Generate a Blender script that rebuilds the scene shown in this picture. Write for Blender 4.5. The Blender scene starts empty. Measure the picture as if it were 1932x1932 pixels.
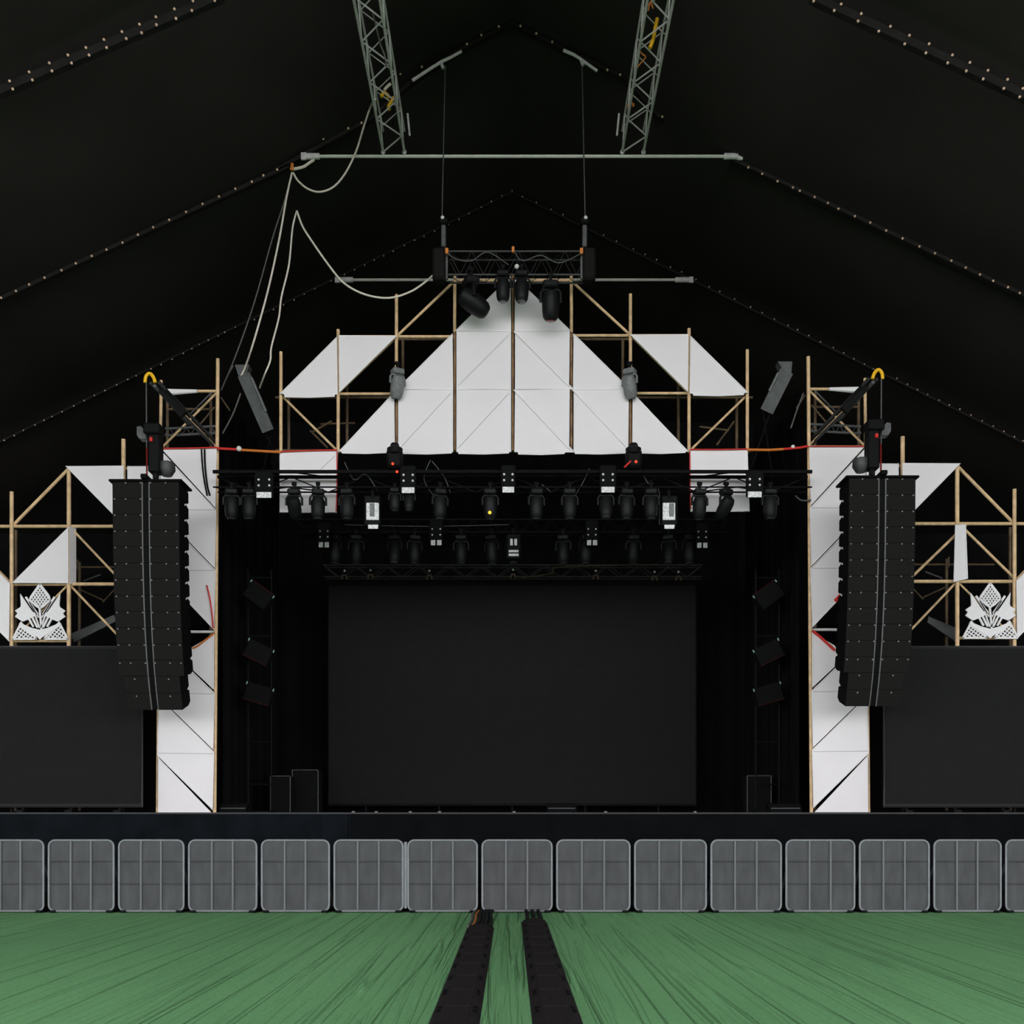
import bpy, math, random
from mathutils import Vector, Matrix, Euler
random.seed(7)
S = bpy.context.scene
COL = S.collection
F = 1932.0; CX = 966.0; HZ = 1545.0; EYE = 1.55

def P(px, py, Y):
    """a point seen at (px, py) of the photograph standing at distance Y"""
    return Vector(((px - CX) * Y / F, Y, EYE + (HZ - py) * Y / F))

# ------------------------------------------------------------------ materials
def mat(name, col, rough=0.6, metal=0.0, var=0.0, scale=8.0, bump=0.0, bscale=40.0, stretch=(1, 1, 1), emit=None, spec=0.5, dirt=None):
    m = bpy.data.materials.new(name); m.use_nodes = True
    nt = m.node_tree; b = nt.nodes['Principled BSDF']
    b.inputs['Base Color'].default_value = (*col, 1)
    b.inputs['Roughness'].default_value = rough
    b.inputs['Metallic'].default_value = metal
    b.inputs['Specular IOR Level'].default_value = spec
    if emit:
        b.inputs['Emission Color'].default_value = (*emit[0], 1); b.inputs['Emission Strength'].default_value = emit[1]
    if var or bump:
        tc = nt.nodes.new('ShaderNodeTexCoord'); mp = nt.nodes.new('ShaderNodeMapping')
        mp.inputs['Scale'].default_value = stretch
        nt.links.new(tc.outputs['Object'], mp.inputs['Vector'])
    if var:
        n = nt.nodes.new('ShaderNodeTexNoise'); n.inputs['Scale'].default_value = scale; n.inputs['Detail'].default_value = 6
        nt.links.new(mp.outputs[0], n.inputs['Vector'])
        r = nt.nodes.new('ShaderNodeValToRGB')
        r.color_ramp.elements[0].position = .3; r.color_ramp.elements[1].position = .7
        lo = dirt if dirt else tuple(c * (1 - var) for c in col)
        r.color_ramp.elements[0].color = (*lo, 1)
        r.color_ramp.elements[1].color = (*tuple(min(1, c * (1 + var)) for c in col), 1)
        nt.links.new(n.outputs['Fac'], r.inputs[0]); nt.links.new(r.outputs[0], b.inputs['Base Color'])
    if bump:
        n2 = nt.nodes.new('ShaderNodeTexNoise'); n2.inputs['Scale'].default_value = bscale; n2.inputs['Detail'].default_value = 4
        nt.links.new(mp.outputs[0], n2.inputs['Vector'])
        bp = nt.nodes.new('ShaderNodeBump'); bp.inputs['Strength'].default_value = bump; bp.inputs['Distance'].default_value = .02
        nt.links.new(n2.outputs['Fac'], bp.inputs['Height']); nt.links.new(bp.outputs[0], b.inputs['Normal'])
    return m

M = {}
M['white'] = mat('white stretch fabric', (.815, .775, .785), .85, var=.025, scale=1.2, bump=.12, bscale=3, spec=.2)
M['hem'] = mat('white hem', (.88, .85, .86), .8, spec=.2)
M['seam'] = mat('stitched seam', (.50, .49, .48), .8)
M['ash'] = mat('white painted board', (.84, .81, .82), .7, var=.04, scale=20)
M['tube'] = mat('rusty tan scaffold tube', (.72, .49, .27), .55, var=.22, scale=6, bump=.2)
M['rust'] = mat('rust brown scaffold tube', (.30, .165, .075), .7, var=.5, scale=5)  # rusty tube, colour darkened further for the shade in gaps between panels
M['tubedark'] = mat('weathered scaffold tube', (.11, .068, .033), .6, var=.4, scale=7)  # dark brown stands in for shade on tubes deep inside the scaffold
M['roof'] = mat('black tent skin', (.050, .043, .042), .85, var=.15, scale=.4, bump=.25, bscale=.7, spec=.05)
M['seamroof'] = mat('black roof seam strip', (.020, .018, .017), .8, var=.3, scale=3, spec=.15)
M['eyelet'] = mat('brass eyelet', (.95, .62, .46), .5, metal=0.0)
M['drape'] = mat('black stage drape', (.0062, .0060, .0062), .95, var=.2, scale=2, spec=.03)
M['skirtb'] = mat('blue black skirt cloth', (.0068, .0085, .0105), .95, var=.25, scale=2.2, spec=.03)
M['skirt'] = mat('black skirt cloth', (.0050, .0052, .0060), .95, var=.2, scale=2.2, spec=.03)
M['screen'] = mat('black video wall', (.0155, .0150, .0150), .75, var=.08, scale=3, spec=.04)
M['screenedge'] = mat('grey screen edge', (.04, .04, .042), .5, spec=.3)
M['cab'] = mat('black speaker grille', (.0135, .0128, .0122), .75, var=.12, scale=30, bump=.3, bscale=160, spec=.04)
M['cabside'] = mat('black speaker cabinet', (.004, .004, .004), .7, spec=.08)
M['edge'] = mat('worn grey edge', (.12, .12, .115), .5)
M['black'] = mat('black metal', (.005, .005, .005), .6, spec=.1)
M['blackmatte'] = mat('flat black', (.006, .006, .006), .9, spec=.1)
M['lamp'] = mat('black lamp housing', (.007, .007, .0075), .5, spec=.18)
M['lens'] = mat('lamp lens', (.05, .045, .05), .1, spec=.8)
M['redlens'] = mat('dark red lens', (.16, .012, .012), .15, spec=.6)
M['greycover'] = mat('grey lamp housing', (.17, .175, .175), .6, var=.25, scale=18, bump=.4)
M['greysteel'] = mat('dull grey steel', (.085, .088, .088), .55, var=.25, scale=6)
M['dimsteel'] = mat('dark grey steel', (.035, .036, .036), .5, var=.2, scale=6)
M['alu'] = mat('dull aluminium', (.75, .71, .715), .5, metal=.0, var=.15, scale=10)
M['rod'] = mat('pale green grey rod', (.70, .69, .63), .5, var=.1, scale=5)
M['rope'] = mat('off white rope', (.80, .71, .62), .9, var=.2, scale=60)
M['ropegrey'] = mat('grey rope', (.11, .105, .095), .9)
M['bolt'] = mat('bright bolt', (.75, .74, .70), .4)
M['boltdim'] = mat('dull bolt', (.20, .20, .19), .45)
M['label'] = mat('white label plate', (.85, .84, .80), .6, var=.25, scale=25, dirt=(.45, .44, .42))
M['yellow'] = mat('yellow sling', (.95, .52, .01), .6)
M['orange'] = mat('orange coupler', (.70, .22, .04), .6)
M['red'] = mat('red strap', (.62, .02, .015), .6)
M['ored'] = mat('orange red strap', (.62, .17, .02), .6)
M['teal'] = mat('pale teal clip', (.30, .52, .50), .5)
M['barsheet'] = mat('grey galvanised sheet', (.058, .0585, .062), .5, var=.28, scale=2.6, stretch=(2.5, 1, .8), spec=.3)
M['bartube'] = mat('galvanised tube', (.22, .23, .245), .5, var=.1, scale=12)
M['rib'] = mat('dull rib', (.14, .146, .155), .5)
M['rampm'] = mat('black rubber ramp', (.0250, .0215, .0225), .8, var=.3, scale=14, bump=.5, bscale=60, spec=.05)
M['rampl'] = mat('black rubber lid', (.0285, .0245, .0250), .8, var=.25, scale=20, bump=.6, bscale=90, spec=.05)
M['dimred'] = mat('dark red edge', (.05, .008, .006), .7, spec=.1)
M['led_red'] = mat('red indicator', (.5, .02, .01), .4, emit=((1, .05, .02), 1.2))
M['led_amber'] = mat('amber indicator', (.6, .3, .02), .4, emit=((1, .45, .03), 1.2))

def carpet():
    m = bpy.data.materials.new('green carpet'); m.use_nodes = True
    nt = m.node_tree; L = nt.links.new; b = nt.nodes['Principled BSDF']
    b.inputs['Roughness'].default_value = .95; b.inputs['Specular IOR Level'].default_value = .1
    tc = nt.nodes.new('ShaderNodeTexCoord')
    def noise(sc, scale, det=3, dist=0):
        mp = nt.nodes.new('ShaderNodeMapping'); mp.inputs['Scale'].default_value = sc
        L(tc.outputs['Object'], mp.inputs['Vector'])
        n = nt.nodes.new('ShaderNodeTexNoise'); n.inputs['Scale'].default_value = scale
        n.inputs['Detail'].default_value = det; n.inputs['Distortion'].default_value = dist
        L(mp.outputs[0], n.inputs['Vector']); return n
    big = noise((1, .35, 1), .6); fine = noise((1, .5, 1), 30, 5)
    mx = nt.nodes.new('ShaderNodeMix'); mx.data_type = 'FLOAT'; mx.inputs[0].default_value = .45
    L(big.outputs['Fac'], mx.inputs[2]); L(fine.outputs['Fac'], mx.inputs[3])
    r = nt.nodes.new('ShaderNodeValToRGB')
    r.color_ramp.elements[0].position = .33; r.color_ramp.elements[0].color = (.185, .440, .190, 1)
    r.color_ramp.elements[1].position = .68; r.color_ramp.elements[1].color = (.262, .580, .255, 1)
    L(mx.outputs[0], r.inputs[0]); L(r.outputs[0], b.inputs['Base Color'])
    w1 = noise((2.6, .055, 1), 1.0, 2, .25); w2 = noise((8, .16, 1), 1.0, 3, .3)
    def ridge(n, wd):
        a = nt.nodes.new('ShaderNodeMath'); a.operation = 'SUBTRACT'; a.inputs[1].default_value = .5; L(n.outputs['Fac'], a.inputs[0])
        c = nt.nodes.new('ShaderNodeMath'); c.operation = 'ABSOLUTE'; L(a.outputs[0], c.inputs[0])
        d = nt.nodes.new('ShaderNodeMapRange'); d.inputs[1].default_value = 0; d.inputs[2].default_value = wd
        d.inputs[3].default_value = 1; d.inputs[4].default_value = 0; d.interpolation_type = 'SMOOTHSTEP'
        L(c.outputs[0], d.inputs[0]); return d
    r1 = ridge(w1, .022); r2 = ridge(w2, .05)
    ad = nt.nodes.new('ShaderNodeMath'); ad.operation = 'MULTIPLY_ADD'; ad.inputs[1].default_value = .30
    L(r2.outputs[0], ad.inputs[0]); L(r1.outputs[0], ad.inputs[2])
    ad2 = nt.nodes.new('ShaderNodeMath'); ad2.operation = 'MULTIPLY_ADD'; ad2.inputs[1].default_value = .16
    L(fine.outputs['Fac'], ad2.inputs[0]); L(ad.outputs[0], ad2.inputs[2])
    bp = nt.nodes.new('ShaderNodeBump'); bp.inputs['Strength'].default_value = .9; bp.inputs['Distance'].default_value = .042
    L(ad2.outputs[0], bp.inputs['Height']); L(bp.outputs[0], b.inputs['Normal'])
    return m
M['carpet'] = carpet()
M['ground'] = mat('trodden ground', (.42, .40, .36), .95, var=.2, scale=.5)

# ------------------------------------------------------------------ mesh builder
class MB:
    def __init__(s): s.v = []; s.f = []
    def add(s, vs, fs):
        o = len(s.v); s.v += [Vector(v) for v in vs]; s.f += [tuple(i + o for i in f) for f in fs]; return s
    def box(s, c, size, rot=None):
        c = Vector(c); hx, hy, hz = size[0] / 2, size[1] / 2, size[2] / 2
        R = rot.to_matrix() if rot is not None else Matrix.Identity(3)
        vs = [c + R @ Vector((x * hx, y * hy, z * hz)) for x in (-1, 1) for y in (-1, 1) for z in (-1, 1)]
        return s.add(vs, [(0, 1, 3, 2), (4, 6, 7, 5), (0, 4, 5, 1), (2, 3, 7, 6), (0, 2, 6, 4), (1, 5, 7, 3)])
    def bbox(s, c, size, bev=.01):
        """box with chamfered edges"""
        c = Vector(c); h = [d / 2 for d in size]; b = min(bev, min(h) * .9); vs = []; idx = {}
        for sx in (-1, 1):
            for sy in (-1, 1):
                for sz in (-1, 1):
                    for ax in range(3):
                        p = [sx * h[0], sy * h[1], sz * h[2]]
                        for k in range(3):
                            if k != ax: p[k] -= (sx, sy, sz)[k] * b
                        idx[sx, sy, sz, ax] = len(vs); vs.append(c + Vector(p))
        fs = []
        for ax in range(3):
            o = [k for k in range(3) if k != ax]
            for sg in (-1, 1):
                q = []
                for u, w in ((-1, -1), (1, -1), (1, 1), (-1, 1)):
                    t = [0, 0, 0]; t[ax] = sg; t[o[0]] = u; t[o[1]] = w; q.append(idx[t[0], t[1], t[2], ax])
                fs.append(tuple(q))
            for u in (-1, 1):
                for w in (-1, 1):
                    t0 = [0, 0, 0]; t0[ax] = -1; t0[o[0]] = u; t0[o[1]] = w; t1 = list(t0); t1[ax] = 1
                    fs.append((idx[(*t0, o[0])], idx[(*t1, o[0])], idx[(*t1, o[1])], idx[(*t0, o[1])]))
        for sx in (-1, 1):
            for sy in (-1, 1):
                for sz in (-1, 1): fs.append(tuple(idx[sx, sy, sz, a] for a in range(3)))
        return s.add(vs, fs)
    def tube(s, p0, p1, r, n=8, r1=None):
        return s.path([p0, p1], r, n, r1=r1)
    def path(s, pts, r, n=8, closed=False, r1=None):
        pts = [Vector(p) for p in pts]; m = len(pts); vs = []; prev = None
        for i, p in enumerate(pts):
            a = pts[(i - 1) % m] if (closed or i > 0) else p
            b = pts[(i + 1) % m] if (closed or i < m - 1) else p
            t = (b - a); t = t.normalized() if t.length > 1e-9 else Vector((0, 0, 1))
            if prev is None:
                u = t.cross(Vector((0, 1, 0)) if abs(t.y) < .9 else Vector((1, 0, 0))).normalized()
            else:
                u = (prev - t * prev.dot(t)).normalized()
            prev = u; w = t.cross(u)
            rr = r if r1 is None else r + (r1 - r) * i / (m - 1)
            vs += [p + (u * math.cos(2 * math.pi * k / n) + w * math.sin(2 * math.pi * k / n)) * rr for k in range(n)]
        fs = []
        for i in range(m if closed else m - 1):
            j = (i + 1) % m
            fs += [(i * n + k, i * n + (k + 1) % n, j * n + (k + 1) % n, j * n + k) for k in range(n)]
        if not closed:
            fs += [tuple(range(n))[::-1], tuple((m - 1) * n + k for k in range(n))]
        return s.add(vs, fs)
    def prism(s, poly, d):
        """closed polygon of 3-D points pushed along vector d"""
        poly = [Vector(p) for p in poly]; d = Vector(d); n = len(poly)
        fs = [tuple(range(n)), tuple(range(2 * n - 1, n - 1, -1))]
        fs += [(i, (i + 1) % n, n + (i + 1) % n, n + i) for i in range(n)]
        return s.add(poly + [p + d for p in poly], fs)
    def lathe(s, prof, n=16, c=(0, 0, 0)):
        """profile of (r, z) about the z axis"""
        c = Vector(c); vs = []; fs = []
        for r, z in prof: vs += [c + Vector((r * math.cos(2 * math.pi * k / n), r * math.sin(2 * math.pi * k / n), z)) for k in range(n)]
        m = len(prof)
        for i in range(m - 1): fs += [(i * n + k, i * n + (k + 1) % n, (i + 1) * n + (k + 1) % n, (i + 1) * n + k) for k in range(n)]
        fs += [tuple(range(n))[::-1], tuple((m - 1) * n + k for k in range(n))]
        return s.add(vs, fs)
    def ball(s, c, r, n=8):
        return s.lathe([(r * max(.05, math.sin(math.pi * i / 6)), -r * math.cos(math.pi * i / 6)) for i in range(7)], n, c)
    def mesh(s, name, m, org=(0, 0, 0), ang=40):
        o = Vector(org); me = bpy.data.meshes.new(name)
        me.from_pydata([v - o for v in s.v], [], s.f)
        import bmesh
        bm = bmesh.new(); bm.from_mesh(me); bmesh.ops.recalc_face_normals(bm, faces=bm.faces[:]); bm.to_mesh(me); bm.free()
        me.materials.append(M[m] if isinstance(m, str) else m)
        me.polygons.foreach_set('use_smooth', [True] * len(me.polygons))
        me.set_sharp_from_angle(angle=math.radians(ang)); me.update()
        return me

def thing(name, label, cat, loc=(0, 0, 0), group=None, rot=(0, 0, 0)):
    o = bpy.data.objects.new(name, None); COL.objects.link(o); o.empty_display_size = .1
    o.location = loc; o.rotation_euler = rot; o['label'] = label; o['category'] = cat
    if group: o['group'] = group
    return o
def wloc(o):
    v = Vector((0, 0, 0))
    while o is not None: v += Vector(o.location); o = o.parent
    return v
def part(name, mb, m, par, local=False, label=None):
    """a part of a thing; verts in world space unless local"""
    org = (0, 0, 0) if local else wloc(par)
    o = bpy.data.objects.new(name, mb.mesh(name, m, org)); COL.objects.link(o); o.parent = par
    if label: o['label'] = label
    return o
def single(name, mb, m, label, cat, loc=(0, 0, 0), group=None, ang=40):
    o = bpy.data.objects.new(name, mb.mesh(name, m, loc, ang)); COL.objects.link(o); o.location = loc
    o['label'] = label; o['category'] = cat
    if group: o['group'] = group
    return o
def struct(name, mb, m):
    o = bpy.data.objects.new(name, mb.mesh(name, m)); COL.objects.link(o); o['kind'] = 'structure'; return o
def dup(o, label=None, loc=None, par=None):
    c = o.copy(); COL.objects.link(c); c.parent = par
    if label: c['label'] = label
    if loc is not None: c.location = loc
    for ch in [x for x in bpy.data.objects if x.parent == o]: dup(ch, par=c)
    return c
ORD = ['first', 'second', 'third', 'fourth', 'fifth', 'sixth', 'seventh', 'eighth', 'ninth', 'tenth', 'eleventh', 'twelfth', 'thirteenth', 'fourteenth', 'fifteenth', 'sixteenth', 'seventeenth', 'eighteenth']
def spline(pts, k=6):
    pts = [Vector(p) for p in pts]; out = []
    for i in range(len(pts) - 1):
        p0 = pts[max(i - 1, 0)]; p1 = pts[i]; p2 = pts[i + 1]; p3 = pts[min(i + 2, len(pts) - 1)]
        for j in range(k):
            t = j / k
            out.append(.5 * ((2 * p1) + (p2 - p0) * t + (2 * p0 - 5 * p1 + 4 * p2 - p3) * t * t + (3 * p1 - p0 - 3 * p2 + p3) * t ** 3))
    return out + [pts[-1]]

# ------------------------------------------------------------------ camera
cam = bpy.data.cameras.new('camera'); co = bpy.data.objects.new('camera', cam); COL.objects.link(co)
cam.sensor_width = 36; cam.lens = 36 * F / 1932; cam.shift_y = (HZ - 966) / 1932
co.location = (0, 0, EYE); co.rotation_euler = (math.radians(90), 0, 0); cam.clip_end = 500
S.camera = co

# ------------------------------------------------------------------ the tent
D1, D2, D3 = 17.4, 22.2, 27.4
AP = 1.55 + 16.75; SL = .489; EX = 25.0; Y0, Y1 = 6.5, 37.0
fl = MB(); fl.add([(-EX, -8, 0), (EX, -8, 0), (EX, Y1, 0), (-EX, Y1, 0)], [(0, 1, 2, 3)]); struct('floor', fl, 'carpet')
pf = MB(); pf.box((0, 19.34, .002), (2 * EX, 4.4, .012)); struct('floor_pit', pf, 'blackmatte')
g = MB(); g.add([(-140, -140, -.03), (140, -140, -.03), (140, 90, -.03), (-140, 90, -.03)], [(0, 1, 2, 3)]); struct('ground_outside', g, 'ground')
def prof(k, px):
    d = abs(px - CX)
    if k == 2: return 32 + .487 * d if d < 190 else (124.5 + (d - 190) * .78 if d < 245 else max(.466 * d + 100, 167.4 + (d - 245) * .40))
    return 350 + .489 * d
def roofz(x, y=0):
    z1 = AP - SL * abs(x) + .12
    if y <= D1: return z1
    q = lambda k, D: EYE + (HZ - prof(k, CX + x * F / D)) * D / F
    z2, z3 = q(2, D2), q(3, D3)
    if y <= D2: return z1 + (z2 - z1) * (y - D1) / (D2 - D1)
    return z2 + (z3 - z2) * min(1, (y - D2) / (D3 - D2))
rf = MB(); xs = [-EX - .6 + (2 * EX + 1.2) * i / 60 for i in range(61)]; ys = sorted([Y0 + (Y1 - Y0) * i / 49 for i in range(50)] + [D1, D2, D3])
def sag(y):
    for a, b in ((-30, D1 - 9.6), (D1 - 9.6, D1 - 4.8), (D1 - 4.8, D1), (D1, D2), (D2, D3), (D3, D3 + 5), (D3 + 5, 60)):
        if a <= y < b: return .10 * math.sin(math.pi * (y - a) / (b - a))
    return 0
vs = [(x, y, roofz(x, y) + .02 - sag(y)) for y in ys for x in xs]
rf.add(vs, [(j * 61 + i, j * 61 + i + 1, (j + 1) * 61 + i + 1, (j + 1) * 61 + i) for j in range(52) for i in range(60)])
rf.add([(v[0], v[1], v[2] + .15) for v in vs], [(j * 61 + i, j * 61 + i + 1, (j + 1) * 61 + i + 1, (j + 1) * 61 + i) for j in range(52) for i in range(60)])
struct('ceiling', rf, 'roof')
def wall_box(name, x0, x1, y0, y1, z0, z1, m='roof'):
    w = MB(); w.box(((x0 + x1) / 2, (y0 + y1) / 2, (z0 + z1) / 2), (x1 - x0, y1 - y0, z1 - z0)); return struct(name, w, m)
w = MB(); w.prism([(-EX - .2, Y1, -.02), (EX + .2, Y1, -.02), (EX + .2, Y1, roofz(EX, Y1) + .2), (0, Y1, roofz(0, Y1) + .2), (-EX - .2, Y1, roofz(EX, Y1) + .2)], (0, .2, 0)); struct('wall_back', w, 'drape')
SIDE_OPEN = 19.0
wall_box('wall_left', -EX - .2, -EX, SIDE_OPEN, Y1, -.02, roofz(EX) + .15)
wall_box('wall_right', EX, EX + .2, SIDE_OPEN, Y1, -.02, roofz(EX) + .15)

# roof beams with rows of eyelets
def beam(name, label, D, lines, dots, r, band):
    t = thing(name, label, 'roof beam', P(CX, lines[0][0][1], D))
    for ln in lines:
        b = MB(); up = band
        pts = [P(x, y, D) for x, y in ln]
        for a, c in zip(pts, pts[1:]):
            b.prism([a + Vector((0, .0, -up)), c + Vector((0, .0, -up)), c + Vector((0, 0, up)), a + Vector((0, 0, up))], (0, .12, 0))
        part('seam_strip', b, 'seamroof', t)
    e = MB(); e.ball((0, 0, 0), r, 8); me = e.mesh('eyelet', 'eyelet')
    org = wloc(t)
    for x, y in dots:
        o = bpy.data.objects.new('eyelet', me); COL.objects.link(o); o.parent = t; o.location = P(x, y, D - .03) - org
    return t
s1 = [(18,153),(55,136),(93,119),(128,104),(162,90),(196,75),(230,60),(263,46),(294,32),(329,17),(364,2),(24,168),(61,151),(98,134),(135,119),(168,104),(201,90),(238,73),(267,62),(295,47),(332,35),(362,20),(405,1),
      (1587,8),(1625,26),(1680,50),(1716,67),(1753,83),(1797,104),(1830,118),(1864,133),(1901,150),(1930,167),(1535,2),(1574,20),(1619,40),(1658,59),(1707,83),(1747,100),(1788,119),(1823,134),(1855,149),(1894,167),(1924,183)]
beam('roof_beam', 'black roof seam nearest the camera, a double row of brass eyelets crossing both top corners', D1,
     [[(-160, 237), (420, -12)], [(1530, -10), (2100, 254)]], s1, .024, .075)
s2 = [(2,562),(30,549),(55,537),(84,524),(116,510),(143,497),(173,483),(201,471),(231,458),(260,443),(289,429),(319,415),(351,400),(382,385),(413,371),(444,356),(475,343),(497,331),(523,320),(610,262),(657,242),(682,232),(755,139),(796,126),(881,83),(908,66),(941,50),
      (982,49),(1012,63),(1042,79),(1146,132),(1170,141),(1250,220),(1278,236),(1309,250),(1337,263),(1361,275),(1394,285),(1412,316),(1438,328),(1467,342),(1496,354),(1509,360),(1537,372),(1562,383),(1582,394),(1613,408),(1642,420),(1672,435),(1703,450),(1735,465),(1764,478),(1795,492),(1822,505),(1849,518),(1874,530),(1902,542),(1924,553)]
beam('roof_beam', 'middle roof seam with one eyelet row, its peak above the two hanging wires', D2,
     [[(-130, 622), (545, 312)], [(520, 320), (700, 222), (780, 150), (868, 92), (966, 42)], [(966, 42), (1060, 90), (1180, 146), (1240, 215), (1400, 295)], [(1385, 300), (2070, 620)]], s2, .026, .045)
s3 = [(966,360),(947,369),(927,380),(908,391),(885,403),(866,414),(846,424),(820,436),(800,446),(782,453),(763,463),(742,474),(724,483),(706,491),(688,500),(669,509),(650,518),(625,530),(594,545),(574,555),(555,566),(535,575),(516,584),(480,603),(444,617),(424,627),(412,634),(393,642),(376,650),(362,658),(346,667),(325,678),(304,688),(285,696),(257,709),(241,716),
      (220,726),(198,737),(178,746),(159,756),(139,766),(117,777),(98,786),(83,793),(66,802),(44,812),(27,822),(8,831),
      (986,371),(1012,382),(1040,395),(1062,405),(1139,443),(1163,455),(1195,470),(1217,480),(1239,490),(1265,504),(1286,513),(1313,527),(1338,541),(1358,550),(1386,564),(1416,579),(1438,590),(1461,602),(1487,614),(1505,622),(1526,633),(1548,645),(1572,656),(1592,666),(1611,677),(1631,687),(1648,696),(1692,714),(1712,725),(1731,735),(1750,744),(1772,755),(1791,764),(1811,772),(1832,783),(1853,794),(1874,804),(1894,814),(1914,824),(1930,832)]
beam('roof_beam', 'farthest roof seam, a faint eyelet row peaking behind the small lighting truss', D3,
     [[(-150, 906), (966, 362)], [(966, 362), (2080, 908)]], s3, .02, .03)

# tie rods
def tie(label, Y, x0, x1, y, r):
    t = thing('tie_rod', label, 'tie rod', P((x0 + x1) / 2, y, Y))
    b = MB(); b.tube(P(x0 + 6, y, Y), P(x1 - 6, y, Y), r); part('rod', b, 'rod', t)
    for x, d in ((x0, 1), (x1, -1)):
        c = MB(); c.tube(P(x, y, Y), P(x + 26 * d, y, Y), r * 1.9, 10); c.bbox(P(x - 4 * d, y, Y), (.12, .05, .16), .01); part('end_fitting', c, 'alu', t)
    return t
tie('pale steel tie rod under the two roof trusses', D2 - .05, 577, 1392, 295, .033)
tie('pale steel tie rod behind the top of the pyramid', D3 - .05, 640, 1300, 528, .036)

# roof trusses running along the tent
def roof_truss(xa, xb, label, sgn):
    Yf, Yn = D2 - .1, 13.2
    a = P(xa, 287, Yf); b = P(xb, 287, Yf); h = .46
    t = thing('roof_truss', label, 'truss', (a + b) / 2)
    ch = {}
    for k, (q, dz) in enumerate(((a, 0), (b, 0), (a, h), (b, h))):
        p0 = q + Vector((0, 0, dz)); p1 = Vector((p0.x, Yn, p0.z)); ch[k] = (p0, p1)
        m = MB(); m.tube(p0, p1, .027 if dz == 0 else .022); part('chord', m, 'alu', t)
    n = 17
    for (i, j) in ((0, 1), (0, 2), (1, 3), (2, 3)):
        pts = []
        for k in range(n):
            p0, p1 = ch[i if k % 2 == 0 else j]; pts.append(p0.lerp(p1, (k + (.3 if i else 0)) / n))
        m = MB()
        m.path(pts, .014 if (i, j) != (0, 1) else .018, 6); part('lacing', m, 'alu', t)
    for q in (a, b):
        m = MB(); m.tube(q + Vector((0, 0, .06)), Vector((q.x, q.y, P(0, 295, D2).z + .03)), .025); m.ball(q, .05); part('saddle', m, 'alu', t)
    m = MB(); m.tube(P(xb + 6 if sgn > 0 else xa - 6, 214, Yf - .1), P(xb + 10 if sgn > 0 else xa - 10, 256, Yf), .022); part('splice_bar', m, 'alu', t)
    # hangers up to the roof
    for Y in (D2 - .25, D1):
        x = (a.x + b.x) / 2; m = MB(); m.tube((x, Y, a.z + h), (x, Y, roofz(x, Y) + .05), .012); part('hanger', m, 'black', t)
    return t
roof_truss(723, 763, 'aluminium box truss running under the roof, left one of the pair', 1)
roof_truss(1174, 1214, 'aluminium box truss running under the roof, right one of the pair', -1)
def cord(name, pts, Y, r, m, label, cat, group=None):
    pp = [P(p[0], p[1], p[2] if len(p) > 2 else Y) for p in pts]
    b = MB(); b.path(spline(pp), r, 6); return single(name, b, m, label, cat, pp[0], group, 80)
cord('sling', [(719, 183), (724, 175), (730, 178), (734, 184)], 20.6, .035, 'yellow', 'yellow sling wrapped in the left roof truss, upper of its two', 'sling')
cord('sling', [(744, 183), (737, 193), (733, 201), (735, 207)], 20.8, .035, 'yellow', 'yellow sling strand in the left roof truss, lower of its two', 'sling')
cord('sling', [(1240, 35), (1236, 55), (1232, 75), (1226, 91)], 18.9, .036, 'yellow', 'long yellow sling hanging inside the right roof truss', 'sling')
cord('sling', [(1184, 203), (1188, 196), (1194, 196), (1195, 201)], 20.9, .024, 'orange', 'small orange sling loop low inside the right roof truss', 'sling')
cord('cable', [(1203, 92), (1212, 102), (1218, 108), (1208, 120), (1200, 131)], 19.8, .015, 'orange', 'bent orange cable halfway up the right roof truss', 'cable')
cord('cable', [(1223, 20), (1227, 4), (1232, 16)], 18.5, .014, 'orange', 'orange cable loop at the top of the right roof truss', 'cable')
cord('cable', [(725, 170), (731, 163), (737, 158)], 20.6, .03, 'rope', 'pale cable bundle just above the yellow slings', 'cable')
cord('cable', [(702, 20), (712, 60), (718, 85), (726, 105), (729, 125)], 19, .016, 'ropegrey', 'grey cable hanging inside the left roof truss', 'cable')

# beam brackets + hanging wires
for pts, lab in (([(778, 152), (805, 134), (832, 117), (851, 108), (871, 97)], 'bright steel bracket on the roof beam left of the peak'), ([(1063, 95), (1082, 103), (1096, 112), (1110, 122), (1127, 134)], 'bright steel bracket on the roof beam right of the peak')):
    t = thing('beam_bracket', lab, 'bracket', P(*pts[2], D2 - .1))
    b = MB(); b.path([P(x, y, D2 - .1) for x, y in pts], .034, 8, r1=.03); part('arm', b, 'alu', t)
    x, y = pts[2]; b = MB(); b.tube(P(x, y, D2 - .1), P(x + 4, y + 12, D2 - .1), .035); part('eye_stub', b, 'alu', t)
for x0, x1, lab in ((840, 834, 'thin dark wire hanging from the left roof bracket to a hoist'), (1098, 1104, 'thin dark wire hanging from the right roof bracket to a hoist')):
    b = MB(); b.tube(P(x0, 124, D2 - .1), P(x1, 410, D2 - .1), .013, 6); single('wire', b, 'greysteel', lab, 'wire', P(x0, 124, D2 - .1))

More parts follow.
